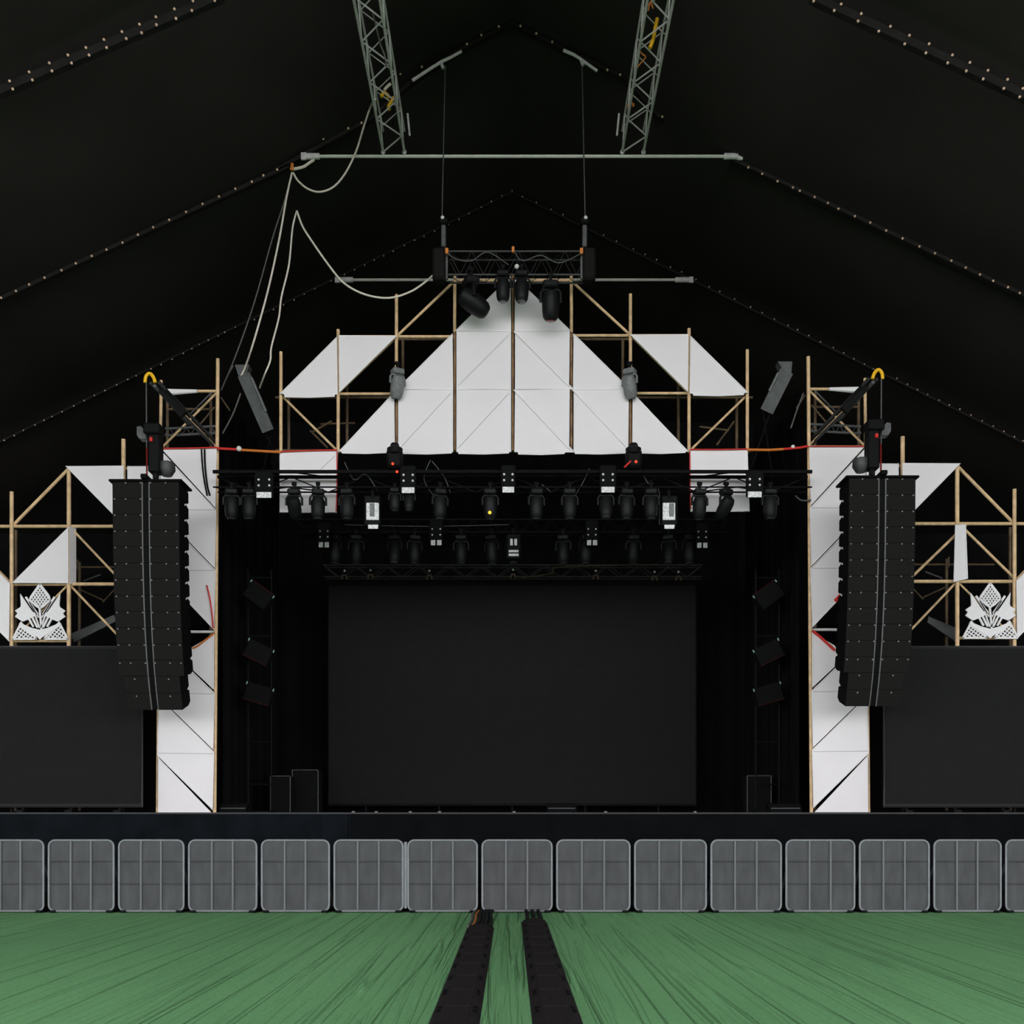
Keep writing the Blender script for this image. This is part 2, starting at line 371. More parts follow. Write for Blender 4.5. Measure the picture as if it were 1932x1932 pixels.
# ropes at the left
t = thing('pulley', 'small rusty pulley on a white arm, top of the rope bundle', 'pulley', P(551, 316, D2 - .2))
b = MB(); b.ball(P(551, 318, D2 - .2), .05); b.tube(P(551, 322, D2 - .2), P(551, 309, D2 - .2), .035); part('block', b, 'orange', t)
b = MB(); b.path(spline([P(554, 319, D2 - .2), P(572, 315, D2 - .15), P(584, 307, D2 - .1), P(592, 302, D2 - .05)]), .03, 8); part('arm', b, 'rope', t)
cord('rope', [(550, 330), (535, 385), (514, 450), (480, 570), (447, 665), (418, 735, 22.5)], D2 - .2, .016, 'ropegrey', 'dark rope from the pulley down to the left tower, leftmost strand', 'rope')
cord('rope', [(551, 326), (541, 370), (527, 450), (505, 550), (480, 640), (463, 692, 22.5), (452, 715, 22.6)], D2 - .2, .022, 'rope', 'off white rope from the pulley to the leaning grey beam', 'rope')
cord('rope', [(560, 398), (552, 430), (545, 500), (531, 560), (526, 600), (512, 655), (510, 680), (500, 705), (490, 732, 22.6)], D2 - .15, .020, 'rope', 'knotted off white rope hanging right of the rope bundle', 'rope')
cord('cable', [(553, 326), (563, 342), (582, 357), (605, 362), (630, 352), (652, 326), (672, 285), (686, 240), (699, 202), (708, 187, 20.7)], D2 - .25, .022, 'rope', 'off white cable sagging from the pulley up into the left truss', 'cable')
cord('cable', [(560, 398), (570, 425), (585, 450), (620, 500), (650, 535), (690, 556), (735, 562), (775, 550), (805, 530), (823, 513)], D2 - .2, .022, 'rope', 'off white cable sagging down to the hoist of the small truss', 'cable')

# ------------------------------------------------------------------ stage
YS = 21.6; ZS = 1.684
t = thing('stage', 'low black stage with dark cloth skirt behind the barriers', 'stage', (0, YS, 0))
b = MB(); b.bbox((0, 29.2, ZS - .06), (40, 15.2, .12), .01); part('deck', b, 'black', t)
b = MB(); b.bbox((0, 21.58, ZS - .015), (24, .03, .035), .005); part('deck_edge', b, 'screenedge', t)
def skirt(px0, px1, m):
    x0 = (px0 - CX) * YS / F; x1 = (px1 - CX) * YS / F; n = max(8, int((x1 - x0) / .07)); vs = []
    for i in range(n + 1):
        x = x0 + (x1 - x0) * i / n; y = YS - .04 - .018 * math.sin(x * 9 + 2 * math.sin(x * 1.7)) * (.5 + .5 * math.sin(x * .8)) - (.012 if i in (0, n) else 0)
        vs += [(x, y, 0.0), (x, y, ZS - .035)]
    k = MB(); k.add(vs, [(2 * i, 2 * i + 2, 2 * i + 3, 2 * i + 1) for i in range(n)])
    o = part('skirt_cloth', k, m, t); return o
for a, c, m in ((-400, 290, 'skirtb'), (290, 534, 'skirtb'), (532, 606, 'skirtb'), (603, 662, 'skirtb'), (657, 1300, 'skirt'), (1298, 1640, 'skirt'), (1638, 2350, 'skirt')): skirt(a, c, m)

def screen(label, px0, px1, py0, py1, Y, nx, ny, feet):
    a = P(px0, py1, Y); c = P(px1, py0, Y)
    t = thing('video_screen', label, 'screen', ((a.x + c.x) / 2, Y, ZS))
    b = MB(); b.box(((a.x + c.x) / 2, Y + .04, (a.z + c.z) / 2), (c.x - a.x, .08, c.z - a.z)); part('display', b, 'screen', t)
    b = MB(); w = .045
    b.path([Vector((a.x, Y - .01, a.z)), Vector((c.x, Y - .01, a.z)), Vector((c.x, Y - .01, c.z)), Vector((a.x, Y - .01, c.z))], w, 4, closed=True)
    part('bezel', b, 'screenedge' if feet else 'screen', t)
    b = MB(); b.box(((a.x + c.x) / 2, Y + .12, (a.z + c.z) / 2), (c.x - a.x - .2, .08, c.z - a.z - .2)); part('rear_frame', b, 'black', t)
    for i in range(5):
        x = a.x + (c.x - a.x) * (i + .5) / 5; b = MB(); b.tube((x, Y + .12, ZS), (x, Y + .12, a.z + .15), .035); b.bbox((x, Y + .05, ZS + .03), (.16, .24, .06), .01); part('foot', b, 'black', t)
    return t
screen('big blank black video screen at the back of the stage', 620, 1313, 1101, 1518, 29.0, 10, 6, False)
screen('blank black side screen at the left edge, under the left lotus', -190, 268, 1222, 1520, 22.12, 8, 5, True)
screen('blank black side screen at the right edge, under the right lotus', 1668, 2126, 1222, 1520, 22.12, 8, 5, True)

# drapes
def drape(label, pts, z0, z1, m='drape'):
    """hanging folded cloth along a polyline of (x, y)"""
    vs = []; L = 0
    tot = sum((Vector(b) - Vector(a)).length for a, b in zip(pts, pts[1:])); n = int(tot / .09)
    for i in range(n + 1):
        d = tot * i / n; k = 0
        while k < len(pts) - 2 and d > (Vector(pts[k + 1]) - Vector(pts[k])).length: d -= (Vector(pts[k + 1]) - Vector(pts[k])).length; k += 1
        a = Vector(pts[k]); e = (Vector(pts[k + 1]) - a).normalized(); nn = Vector((-e.y, e.x))
        q = a + e * d + nn * (.05 * math.sin(i * .9) + .03 * math.sin(i * .37 + 1))
        vs += [(q.x, q.y, z0), (q.x, q.y, z1)]
    b = MB(); b.add(vs, [(2 * i, 2 * i + 2, 2 * i + 3, 2 * i + 1) for i in range(n)])
    loc = (sum(p[0] for p in pts) / len(pts), sum(p[1] for p in pts) / len(pts), z0)
    return single('stage_drape', b, m, label, 'drape', loc, None, 80)
drape('black drape closing the stage wing on the left of the main screen', [(-6.78, 24.1), (-6.78, 28.4), (-6.9, 30.2)], ZS, 11.6)
drape('black drape closing the stage wing on the right of the main screen', [(6.78, 24.1), (6.78, 28.4), (6.9, 30.2)], ZS, 11.6)
drape('black backdrop drape behind the main screen', [(-7.2, 30.6), (7.2, 30.6)], ZS, 13.4)
drape('black drape behind the left side screen', [(-16, 24.6), (-7.9, 24.6)], ZS, 8.4)
drape('black drape behind the right side screen', [(7.9, 24.6), (16, 24.6)], ZS, 8.4)

# ------------------------------------------------------------------ scaffolding
YF = 22.4; ST = 'tube'
def frame(name, label, tubes, origin):
    t = thing(name, label, 'scaffold', origin)
    for nm, p0, p1, r, m in tubes:
        b = MB(); b.tube(p0, p1, r, 8); part(nm, b, m, t)
    return t
def U(x, y0, y1, Y=YF, r=.036, m=ST, x2=None): return ('upright', P(x, y0, Y), P(x2 if x2 is not None else x, y1, Y), r, m)
def Lg(x0, x1, y, Y=YF + .05, r=.030, m=ST, y2=None): return ('ledger', P(x0, y, Y), P(x1, y2 if y2 is not None else y, Y), r, m)
def Dg(x0, y0, x1, y1, Y=YF + .08, r=.026, m=ST, Y2=None): return ('brace', P(x0, y0, Y), P(x1, y1, Y2 or Y), r, m)
def base(px0, px1): q = P((px0 + px1) / 2, 1533, YF); return (q.x, YF, ZS)
YB = YF + 1.25
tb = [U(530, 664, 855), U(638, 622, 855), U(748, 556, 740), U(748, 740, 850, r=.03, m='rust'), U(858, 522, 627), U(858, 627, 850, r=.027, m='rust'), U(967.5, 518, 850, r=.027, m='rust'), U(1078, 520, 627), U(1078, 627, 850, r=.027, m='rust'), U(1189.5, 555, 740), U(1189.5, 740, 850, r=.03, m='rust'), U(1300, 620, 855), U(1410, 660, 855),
      Lg(638, 862, 635), Lg(1074, 1300, 633), Lg(530, 745, 743), Lg(1195, 1410, 742), Lg(856, 1080, 529, r=.034), Lg(638, 1300, 850, Y=YF + .12),
      Dg(748, 635, 858, 530, r=.03), Dg(1078, 530, 1190, 633, r=.03), Dg(530, 745, 638, 852), Dg(1410, 745, 1300, 852), Dg(638, 742, 748, 636, YF + .1), Dg(1190, 633, 1300, 742, YF + .1),
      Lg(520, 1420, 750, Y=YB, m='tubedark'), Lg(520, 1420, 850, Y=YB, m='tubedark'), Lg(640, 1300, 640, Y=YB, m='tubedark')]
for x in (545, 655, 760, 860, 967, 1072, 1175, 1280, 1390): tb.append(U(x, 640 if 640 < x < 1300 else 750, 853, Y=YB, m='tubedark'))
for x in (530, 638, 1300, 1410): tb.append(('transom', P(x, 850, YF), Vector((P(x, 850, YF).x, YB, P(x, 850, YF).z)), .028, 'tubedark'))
tb += [('brace', P(590, 815, YF + .5), P(625, 795, YF + .9), .025, 'tubedark'), ('brace', P(585, 812, YF + .5), P(618, 845, YF + .7), .022, 'tubedark'), ('ledger', P(605, 800, YB), P(670, 798, YB), .022, 'tubedark'),
       ('brace', P(1320, 805, YB), P(1375, 812, YB), .022, 'tubedark'), ('brace', P(1352, 840, YB), P(1385, 795, YB), .022, 'tubedark')]
frame('scaffold_arch', 'tan tube scaffold of the centre arch carrying the white pyramid', tb, (0, YF, P(0, 850, YF).z))

def mx(x): return 1936 - x
for side in (0, 1):
    X = (lambda x: x) if side == 0 else mx
    dy = 0 if side == 0 else -4
    W = 'left' if side == 0 else 'right'
    tb = [U(X(304), 718 + dy, 1533, x2=X(297), r=.034), U(X(411), 677 + dy, 1533, x2=X(405), r=.040),
          Lg(X(304), X(411), 738 + dy, r=.032), Lg(X(304), X(411), 847 + dy), Lg(X(300), X(407), 1192 + dy, r=.03, m='alu'),
          Dg(X(305), 845 + dy, X(412), 738 + dy, YF + .3, .026, ST, YF + .9), Dg(X(304), 738 + dy, X(410), 845 + dy, YF + .1, .02),
          Lg(X(300), X(409), 962 + dy, Y=YF + .15), Lg(X(300), X(407), 1077 + dy, Y=YF + .15), Lg(X(298), X(406), 1308 + dy, Y=YF + .15), Lg(X(298), X(405), 1420 + dy, Y=YF + .15),
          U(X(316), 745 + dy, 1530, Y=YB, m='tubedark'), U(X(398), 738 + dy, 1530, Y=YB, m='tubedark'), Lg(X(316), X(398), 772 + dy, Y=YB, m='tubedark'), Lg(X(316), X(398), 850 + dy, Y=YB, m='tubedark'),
          Dg(X(400), 740 + dy, X(360), 780 + dy, YF + .9, .018, 'greysteel'), Dg(X(417), 750 + dy, X(434), 775 + dy, YF + .5, .018, 'tubedark'), Dg(X(405), 768 + dy, X(378), 800 + dy, YF + .9, .02, 'tubedark')]
    t = frame('scaffold_tower', f'tan tube scaffold tower behind the {W} speaker column', tb, base(X(297), X(405)))
    b = MB(); b.tube(P(X(312), 740 + dy, YF - .02), P(X(372), 738 + dy, YF - .02), .075, 8, r1=.035); part('fabric_roll', b, 'hem', t, label='white cloth rolled on the top tube')
    # grey truss piece across the tower's top bay
    tt = thing('short_truss', f'short dull grey truss across the top bay of the {W} tower', 'truss', P(X(360), 812, YF + .5))
    for yy in (807, 820):
        b = MB(); b.tube(P(X(312), yy + dy + 2, YF + .5), P(X(412), yy + dy - 3, YF + .5), .03); part('chord', b, 'greysteel', tt)
    b = MB(); b.path([P(X(312 + 8 * i), (807 if i % 2 else 820) + dy, YF + .5) for i in range(13)], .014, 6); part('lacing', b, 'greysteel', tt)
    # wing
    dy2 = 0 if side == 0 else -5
    tb = [U(X(22), 928 + dy2, 1222, r=.042), U(X(130), 884 + dy2, 1222, r=.046), U(X(233), 829 + dy2, 1222, r=.046), U(X(-86), 980 + dy2, 1222),
          Lg(X(-86), X(292), 993 + dy2, r=.036), Lg(X(-86), X(292), 1102 + dy2, r=.038), Lg(X(18), X(130), 1209 + dy2, r=.034), Lg(X(130), X(292), 884 + dy2, Y=YF + .12),
          Dg(X(22), 994 + dy2, X(130), 884 + dy2, r=.036), Dg(X(132), 994 + dy2, X(236), 1104 + dy2, r=.026), Dg(X(132), 1104 + dy2, X(240), 1217 + dy2, r=.026), Dg(X(130), 1102 + dy2, X(24), 1207 + dy2, YF + .1, .022),
          Dg(X(22), 1102 + dy2, X(-86), 993 + dy2, r=.03), U(X(30), 1000 + dy2, 1530, Y=YB, m='tubedark'), U(X(150), 1060 + dy2, 1530, Y=YB, m='tubedark'), Lg(X(60), X(290), 1070 + dy2, Y=YB, m='tubedark', r=.022),
          Dg(X(150), 1112 + dy2, X(194), 1132 + dy2, YB, .018, 'tubedark'), Dg(X(194), 1136 + dy2, X(220), 1108 + dy2, YB, .018, 'tubedark'), Dg(X(158), 1096 + dy2, X(190), 1084 + dy2, YB, .018, 'greysteel'), U(X(146), 1056 + dy2, 1075 + dy2, Y=YB - .2, r=.02, m='tubedark')]
    for x in (22, 130, 233, -86): tb.append(('base_leg', P(X(x), 1222, YF), P(X(x), 1533, YF), .04, 'black'))  # upright feet coloured black in place of the dark gap below the screens
    if side == 1: tb.append(Dg(X(111), 988, X(215), 1088, YF + .08, .03)); tb[9] = Dg(X(122), 993, X(16), 1097, YF + .08, .03)
    frame('scaffold_wing', f'tan tube scaffold wing above the {W} side screen', tb, base(X(22), X(233)))

for W, pts in (('left', [(133, 1196), (215, 1160), (219, 1172), (140, 1212)]), ('right', [(1752, 1163), (1812, 1188), (1808, 1214), (1750, 1174)])):
    b = MB(); b.prism([P(x, y, YF + .75) for x, y in pts], (0, .05, 0)); single('slanted_board', b, 'dimsteel', f'dark grey board slanting behind the {W} wing above the side screen', 'board', P(*pts[0], YF + .75))
# ------------------------------------------------------------------ white panels
PN = YF - .075
def panel(label, poly, group, Y=PN, inset=4, line=None, th=.01, flap=None, diag=.8, hor=.6):
    c = Vector((sum(p[0] for p in poly) / len(poly), sum(p[1] for p in poly) / len(poly)))
    n = len(poly); out = []
    area = sum(poly[i][0] * poly[(i + 1) % n][1] - poly[(i + 1) % n][0] * poly[i][1] for i in range(n)); sg = 1 if area > 0 else -1
    for i in range(n):
        p0 = Vector(poly[i - 1]); p1 = Vector(poly[i]); p2 = Vector(poly[(i + 1) % n])
        d1 = (p1 - p0).normalized(); d2 = (p2 - p1).normalized()
        n1 = Vector((-d1.y, d1.x)) * sg; n2 = Vector((-d2.y, d2.x)) * sg
        ins = lambda d: inset if abs(d.x) < .12 else (hor if abs(d.y) < .12 else diag)
        i1, i2 = ins(d1), ins(d2); det = n1.x * n2.y - n1.y * n2.x
        k = Vector(((i1 * n2.y - i2 * n1.y) / det, (n1.x * i2 - n2.x * i1) / det))
        out.append(p1 + k)
    pts = [P(q.x, q.y, Y) for q in out]
    org = P(c.x, max(q.y for q in out), Y)
    t = thing('fabric_panel', label, 'panel', org, group)
    b = MB(); b.prism(pts, (0, th, 0)); part('cloth', b, 'white', t)
    b = MB(); b.path([q + Vector((0, -.004, 0)) for q in pts], .016, 6, closed=True); part('hem', b, 'hem', t)
    if line:
        b = MB(); b.tube(P(*line[0], Y - .004), P(*line[1], Y - .004), .007, 6); part('stitch_line', b, 'seam', t)
    if flap:
        b = MB(); (x0, x1, y0, y1) = flap
        q = [P(x0, y0, Y - .012), P(x1, y0, Y - .012), P(x1 - 3, y1 - 1.5, Y - .012), P((x0 + x1) / 2, y1 + .5, Y - .012), P(x0 + 3, y1 - .5, Y - .012)]
        b.prism(q, (0, .006, 0)); part('bottom_flap', b, 'white', t)
    return t
G1 = 'white panels of the centre pyramid'
c = [638, 748, 858, 967.5, 1078, 1189.5, 1300]; ra, rb, rc, rd = 853, 735, 625, 517
panel('white triangle panel at the bottom left corner of the pyramid', [(c[0], ra), (c[1], ra), (c[1], rb)], G1, flap=(642, 740, 848, 856))
panel('white square pyramid panel, bottom row, second from the left corner', [(c[1], ra), (c[2], ra), (c[2], rb), (c[1], rb)], G1, line=((754, 846), (850, 742)), flap=(756, 855, 848, 857))
panel('white square pyramid panel, bottom row, just left of the centre post', [(c[2], ra), (c[3], ra), (c[3], rb), (c[2], rb)], G1, line=((864, 846), (960, 742)), flap=(862, 963, 848, 857))
panel('white triangle panel on the pyramid left slope, middle row', [(c[1], rb), (c[2], rb), (c[2], rc)], G1)
panel('white square pyramid panel, middle row, just left of the centre post', [(c[2], rb), (c[3], rb), (c[3], rc), (c[2], rc)], G1, line=((864, 728), (960, 632)))
panel('white triangle panel forming the left half of the pyramid tip', [(c[2], rc), (c[3], rc), (c[3], rd)], G1)
panel('white triangle panel forming the right half of the pyramid tip', [(c[3], rc), (c[4], rc), (c[3], rd)], G1)
panel('white upper triangle, middle row of the pyramid, just right of the centre post', [(c[3], rc), (c[4], rc), (c[4], rb)], G1)
panel('white lower triangle, middle row of the pyramid, just right of the centre post', [(c[3], rc), (c[4], rb), (c[3], rb)], G1, Y=PN + .016, inset=4, diag=-4)
panel('white triangle panel on the pyramid right slope, middle row', [(c[4], rc), (c[4], rb), (c[5], rb)], G1)
panel('white upper triangle, bottom row, first bay right of the centre post', [(c[3], rb), (c[4], rb), (c[4], ra)], G1)
panel('white lower triangle, bottom row, first bay right of the centre post', [(c[3], rb), (c[4], ra), (c[3], ra)], G1, Y=PN + .016, inset=4, diag=-4, flap=(975, 1068, 848, 858))
panel('white upper triangle, bottom row, second bay right of the centre post', [(c[4], rb), (c[5], rb), (c[5], ra)], G1)
panel('white lower triangle, bottom row, second bay right of the centre post', [(c[4], rb), (c[5], ra), (c[4], ra)], G1, Y=PN + .016, inset=4, diag=-4, flap=(1082, 1184, 848, 857))
panel('white triangle panel at the bottom right corner of the pyramid', [(c[5], ra), (c[6], ra), (c[5], rb)], G1, flap=(1200, 1296, 848, 856))
G2 = 'white slanted panels beside the pyramid'
panel('white triangle, outer half of the slanted panel left of the pyramid', [(527, 744), (638, 744), (638, 633)], G2, inset=2, flap=(534, 634, 738, 750))
panel('white triangle, inner half of the slanted panel left of the pyramid', [(638, 633), (750, 633), (638, 744)], G2, inset=2)
panel('white triangle, inner half of the slanted panel right of the pyramid', [(1188, 631), (1300, 631), (1300, 742)], G2, inset=2)
panel('white triangle, outer half of the slanted panel right of the pyramid', [(1300, 631), (1300, 742), (1413, 742)], G2, inset=2, flap=(1305, 1406, 736, 747))
G3 = 'white square panels flanking the lighting truss'
panel('white square panel below the scaffold left of the lamps', [(527, 851), (638, 849), (636, 968), (527, 968)], G3, inset=1.5, line=((600, 890), (632, 860)))
panel('white square panel below the scaffold right of the lamps', [(1301, 848), (1411, 848), (1415, 966), (1302, 966)], G3, inset=1.5)
for side in (0, 1):
    X = (lambda x: x) if side == 0 else mx
    W = 'left' if side == 0 else 'right'; G = f'white panels of the {W} tower'; d = 0 if side == 0 else -4
    T = lambda pts: [(X(a), b_ + d) for a, b_ in pts]
    I = 1.0
    panel(f'white triangle panel at the very top of the {W} tower', T([(305, 847), (409, 845), (408, 960)]), G, inset=I)
    panel(f'white slanted tower panel next to the {W} speaker column, topmost slanted one', T([(303, 849), (408, 963), (407, 1074), (302, 965)]), G, inset=I, line=((X(303), 962 + d), (X(406), 962 + d)))
    panel(f'white slanted tower panel next to the {W} speaker column, just above the black gap', T([(302, 968), (407, 1077), (405, 1190), (300, 1079)]), G, inset=I, line=((X(302), 1076 + d), (X(404), 1076 + d)))
    panel(f'white triangle just below the black gap in the {W} tower', T([(404, 1196), (404, 1303), (345, 1246), (362, 1222)]), G, inset=I)
    panel(f'white slanted {W} tower panel below the gap triangle', T([(298, 1204), (405, 1308), (404, 1416), (298, 1312)]), G, inset=I, line=((X(300), 1308 + d), (X(402), 1309 + d)))
    panel(f'white slanted panel low on the {W} tower, just above its bottom triangle', T([(298, 1315), (404, 1419), (403, 1530), (297, 1425)]), G, inset=I, line=((X(299), 1421 + d), (X(402), 1422 + d)))
    panel(f'white triangle panel at the foot of the {W} tower', [(X(297), 1427.5 + d), (X(401), 1534 + d / 4), (X(297), 1534 + d / 4)], G, inset=I)
    G = f'white panels of the {W} wing'; d = 0 if side == 0 else -5
    panel(f'white upper triangle pointing outward behind the {W} speaker column', T([(123, 879), (234, 879), (234, 992)]), G, inset=1.5)
    panel(f'white square wing panel mostly hidden behind the {W} speaker column', T([(240, 879), (302, 879), (302, 992), (240, 992)]), G, inset=1.5)
    if side == 0:
        panel('white triangle panel above the left lotus ornament', [(22, 1101), (131, 991), (131, 1101)], G, inset=2)
        t = thing('fabric_panel', 'narrow grey return panel on the right of the triangle above the left lotus', 'panel', P(131, 1101, PN), G)
        b = MB(); a0, a1 = P(131.5, 993, PN + .01), P(131.5, 1101, PN + .01); b.prism([a0, a1, a1 + Vector((.07, .17, 0)), a0 + Vector((.07, .17, 0))], (-.008, .004, 0)); part('cloth', b, 'white', t)
    else:
        panel('narrow white folded panel hanging above the right lotus', [(1802, 990), (1822, 988), (1826, 1092), (1799, 1099)], G, inset=1)
    panel(f'white slanted panel cut by the {W} edge of the view', T([(19, 1101), (19, 1212), (-88, 1104), (-88, 993)]), G, inset=1.5)

# red straps along the panels
def strap(pts, r, m, label, Y=YF - .11): return cord('strap', pts, Y, r, m, label, 'strap')
strap([(304, 846), (360, 845.5), (410, 844)], .016, 'red', 'red strap along the top edge of the left tower panel')
t = thing('strap', 'red and orange strap from the left tower to the left white square', 'strap', P(410, 846, YF - .11))
b = MB(); b.tube(P(410, 846, YF - .11), P(449, 848, YF - .11), .028); part('red_end', b, 'red', t, label='bright red end')
b = MB(); b.tube(P(455, 849, YF - .11), P(530, 853, YF - .11), .028); part('webbing', b, 'ored', t)
b = MB(); b.ball(P(451, 846.5, YF - .13), .06); part('knot', b, 'bolt', t, label='white knot')
strap([(530, 852), (580, 850), (636, 849)], .016, 'red', 'red strap along the top of the left white square')
strap([(635.5, 851), (636, 910), (634, 965)], .012, 'red', 'red strap down the inner edge of the left white square')
strap([(1301.5, 851), (1302, 905), (1303, 960)], .012, 'red', 'red strap down the inner edge of the right white square')
strap([(1302, 848), (1360, 848), (1410, 847)], .014, 'red', 'red strap along the top of the right white square')
t = thing('strap', 'red and orange strap from the right white square to the right tower', 'strap', P(1410, 848, YF - .11))
b = MB(); b.path([P(1410, 848.5, YF - .11), P(1450, 849, YF - .11), P(1478, 847.5, YF - .11)], .028); part('webbing', b, 'ored', t)
b = MB(); b.path([P(1476, 847.5, YF - .11), P(1510, 844.5, YF - .11), P(1525, 841.5, YF - .11)], .026); part('red_end', b, 'red', t, label='bright red end')
b = MB(); b.ball(P(1496, 843.5, YF - .1), .05); part('knot', b, 'bolt', t, label='white knot')
strap([(1527, 842), (1580, 842), (1631, 842)], .013, 'red', 'red strap along the top edge of the right tower panel')
strap([(405, 1194), (388, 1207), (372, 1219), (363, 1223)], .02, 'ored', 'red strap at the black gap in the left tower')
strap([(1533, 1190), (1548, 1202), (1562, 1215), (1575, 1227)], .03, 'red', 'red strap at the black gap in the right tower')
strap([(390, 1104), (396, 1130), (400, 1160), (402, 1185)], .016, 'red', 'red strap hanging down on the left tower panel above the gap')
strap([(1576, 1134), (1582, 1128), (1590, 1120)], .045, 'red', 'short red strap end beside the right speaker column')
cord('cable', [(380, 848), (382, 880), (386, 910), (391, 935)], YF - .1, .018, 'black', 'black cable running down the left tower panel, left of two', 'cable')
cord('cable', [(386, 848), (387, 880), (391, 915), (396, 935)], YF - .1, .02, 'black', 'black cable running down the left tower panel, right of two', 'cable')
cord('cable', [(1500, 935), (1512, 944), (1530, 944)], YF - .1, .02, 'greysteel', 'grey cable tied to the right tower below the strap', 'cable')

# leaning grey box beams
def lean(label, top, foot, Yt, Yb, w, sgn):
    t = thing('angled_beam', label, 'beam', P(*foot, Yb))
    a = P(*top, Yt); e = P(*foot, Yb); d = (e - a).normalized(); u = Vector((0, 1, 0)).cross(d).normalized(); v = d.cross(u)
    b = MB(); hw = w / 2
    b.prism([a + u * hw + v * .14, a - u * hw + v * .14, a - u * hw - v * .14, a + u * hw - v * .14], e - a); part('box_beam', b, 'greysteel', t)
    b = MB(); b.tube(a - u * hw * sgn - v * .16 + d * .1, e - u * hw * sgn - v * .16 - d * .4, .03, 6); part('edge_rail', b, 'greycover', t)
    b = MB(); q = [P(top[0] - 14 * sgn - 3, top[1] - 18, Yt), P(top[0] + 13 * sgn - 3, top[1] - 18, Yt), P(top[0] + 4 * sgn, top[1] + 4, Yt), P(top[0] - 9 * sgn, top[1] + 6, Yt)]
    b.prism(q, (0, .25, 0)); part('head_plate', b, 'greysteel', t)
    for k in (-1, 1):
        b = MB(); b.tube(e + u * hw * .6 * k, Vector((e.x + .3 * k, Yb + .6, P(0, 890, Yb).z)), .02); part('stay', b, 'black', t)
    return t
lean('dark grey box beam leaning inward beside the left tower top', (460, 706), (506, 812), 22.6, 23.2, .27, 1)
lean('dark grey box beam leaning inward beside the right tower top', (1484, 700), (1446, 776), 22.6, 23.0, .30, -1)
cord('rope', [(440, 690), (428, 712), (417, 737)], 22.6, .016, 'ropegrey', 'short grey rope from the left leaning beam to the tower tube', 'rope')
cord('rope', [(454, 742), (440, 780), (420, 818)], 22.6, .018, 'ropegrey', 'grey rope running down from under the left leaning beam', 'rope')
cord('rope', [(1516, 742), (1505, 770), (1492, 808)], 22.6, .018, 'ropegrey', 'grey rope running down under the right leaning beam', 'rope')

# ------------------------------------------------------------------ lotus ornaments
def clip(p, d, poly):
    """part of the line p + t d inside a convex polygon"""
    lo, hi = -1e9, 1e9; n = len(poly)
    ar = sum(poly[i][0] * poly[(i + 1) % n][1] - poly[(i + 1) % n][0] * poly[i][1] for i in range(n)); sg = 1 if ar > 0 else -1
    for i in range(n):
        a = poly[i]; b_ = poly[(i + 1) % n]; nx, ny = -(b_[1] - a[1]) * sg, (b_[0] - a[0]) * sg
        num = nx * (p[0] - a[0]) + ny * (p[1] - a[1]); den = nx * d[0] + ny * d[1]
        if abs(den) < 1e-9:
            if num < 0: return None
        else:
            tt = -num / den
            if den > 0: lo = max(lo, tt)
            else: hi = min(hi, tt)
    return (lo, hi) if hi - lo > 1 else None
def lotus(label, px, py):
    t = thing('lotus_ornament', label, 'ornament', P(px, py + 103, YF - .08))
    Z = lambda q, k=0: P(px + (q[0] - 960) / 12.88, py + (q[1] - 275) / 12.88, YF - .08 - k)
    MI = lambda pts: [(1935 - a, b_) for a, b_ in pts][::-1]
    def bar(m, a, e, w, k=0):
        a = Vector(a); e = Vector(e); d = (e - a).normalized(); nn = Vector((-d.y, d.x)) * w / 2
        m.prism([Z(a + nn, k), Z(e + nn, k), Z(e - nn, k), Z(a - nn, k)], (0, .03, 0))
    def lattice(poly, ow, step, bw, ang=(55, -55)):
        m = MB(); n = len(poly)
        for i in range(n): bar(m, poly[i], poly[(i + 1) % n], ow, .006)
        cx = sum(q[0] for q in poly) / n; cy = sum(q[1] for q in poly) / n
        for a in ang:
            d = (math.cos(math.radians(a)), math.sin(math.radians(a))); nn = (-d[1], d[0])
            for k in range(-14, 15):
                p = (cx + nn[0] * step * k, cy + nn[1] * step * k); r = clip(p, d, poly)
                if r: bar(m, (p[0] + d[0] * r[0], p[1] + d[1] * r[0]), (p[0] + d[0] * r[1], p[1] + d[1] * r[1]), bw, .003 if a > 0 else 0)
        return m
    part('centre_petal', lattice([(960, 275), (1180, 560), (1200, 660), (1060, 800), (960, 860), (860, 800), (720, 660), (735, 590)], 44, 64, 27), 'ash', t)
    side = [(480, 505), (560, 620), (720, 860), (860, 1040), (760, 1090), (690, 1130), (540, 1185), (480, 1150), (355, 1065), (415, 985), (355, 920), (490, 830), (500, 780)]
    for pts in (side, MI(side)):
        m = MB(); m.prism([Z(q, .01) for q in pts], (0, .03, 0)); part('side_petal', m, 'ash', t)
    for a, e, w in (((615, 585), (900, 1010), 50), ((700, 700), (930, 1090), 30), ((690, 1110), (800, 1310), 46), ((740, 1010), (900, 1330), 44), ((820, 960), (950, 1340), 34), ((950, 850), (1000, 1390), 46)):
        for q in ((a, e), tuple(MI([e, a]))) if a[0] < 940 else ((a, e),):
            m = MB(); bar(m, q[0], q[1], w, .016); part('stamen', m, 'ash', t)
    band = [(500, 1180), (560, 1250), (760, 1335), (960, 1385), (1160, 1335), (1360, 1250), (1430, 1180), (1480, 1250), (1400, 1330), (1150, 1480), (1010, 1570), (960, 1625), (905, 1570), (760, 1480), (520, 1330), (450, 1250)]
    m = MB(); m.prism([Z(q, .02) for q in band], (0, .03, 0)); part('leaf_band', m, 'ash', t)
    basep = [(480, 1260), (800, 1510), (870, 1610), (300, 1610)]
    for pts in (basep, MI(basep)): part('base_lattice', lattice(pts, 44, 72, 27, (35, -50)), 'ash', t)
    return t
lotus('white cut out lotus ornament in the left wing scaffold', 75, 1102)
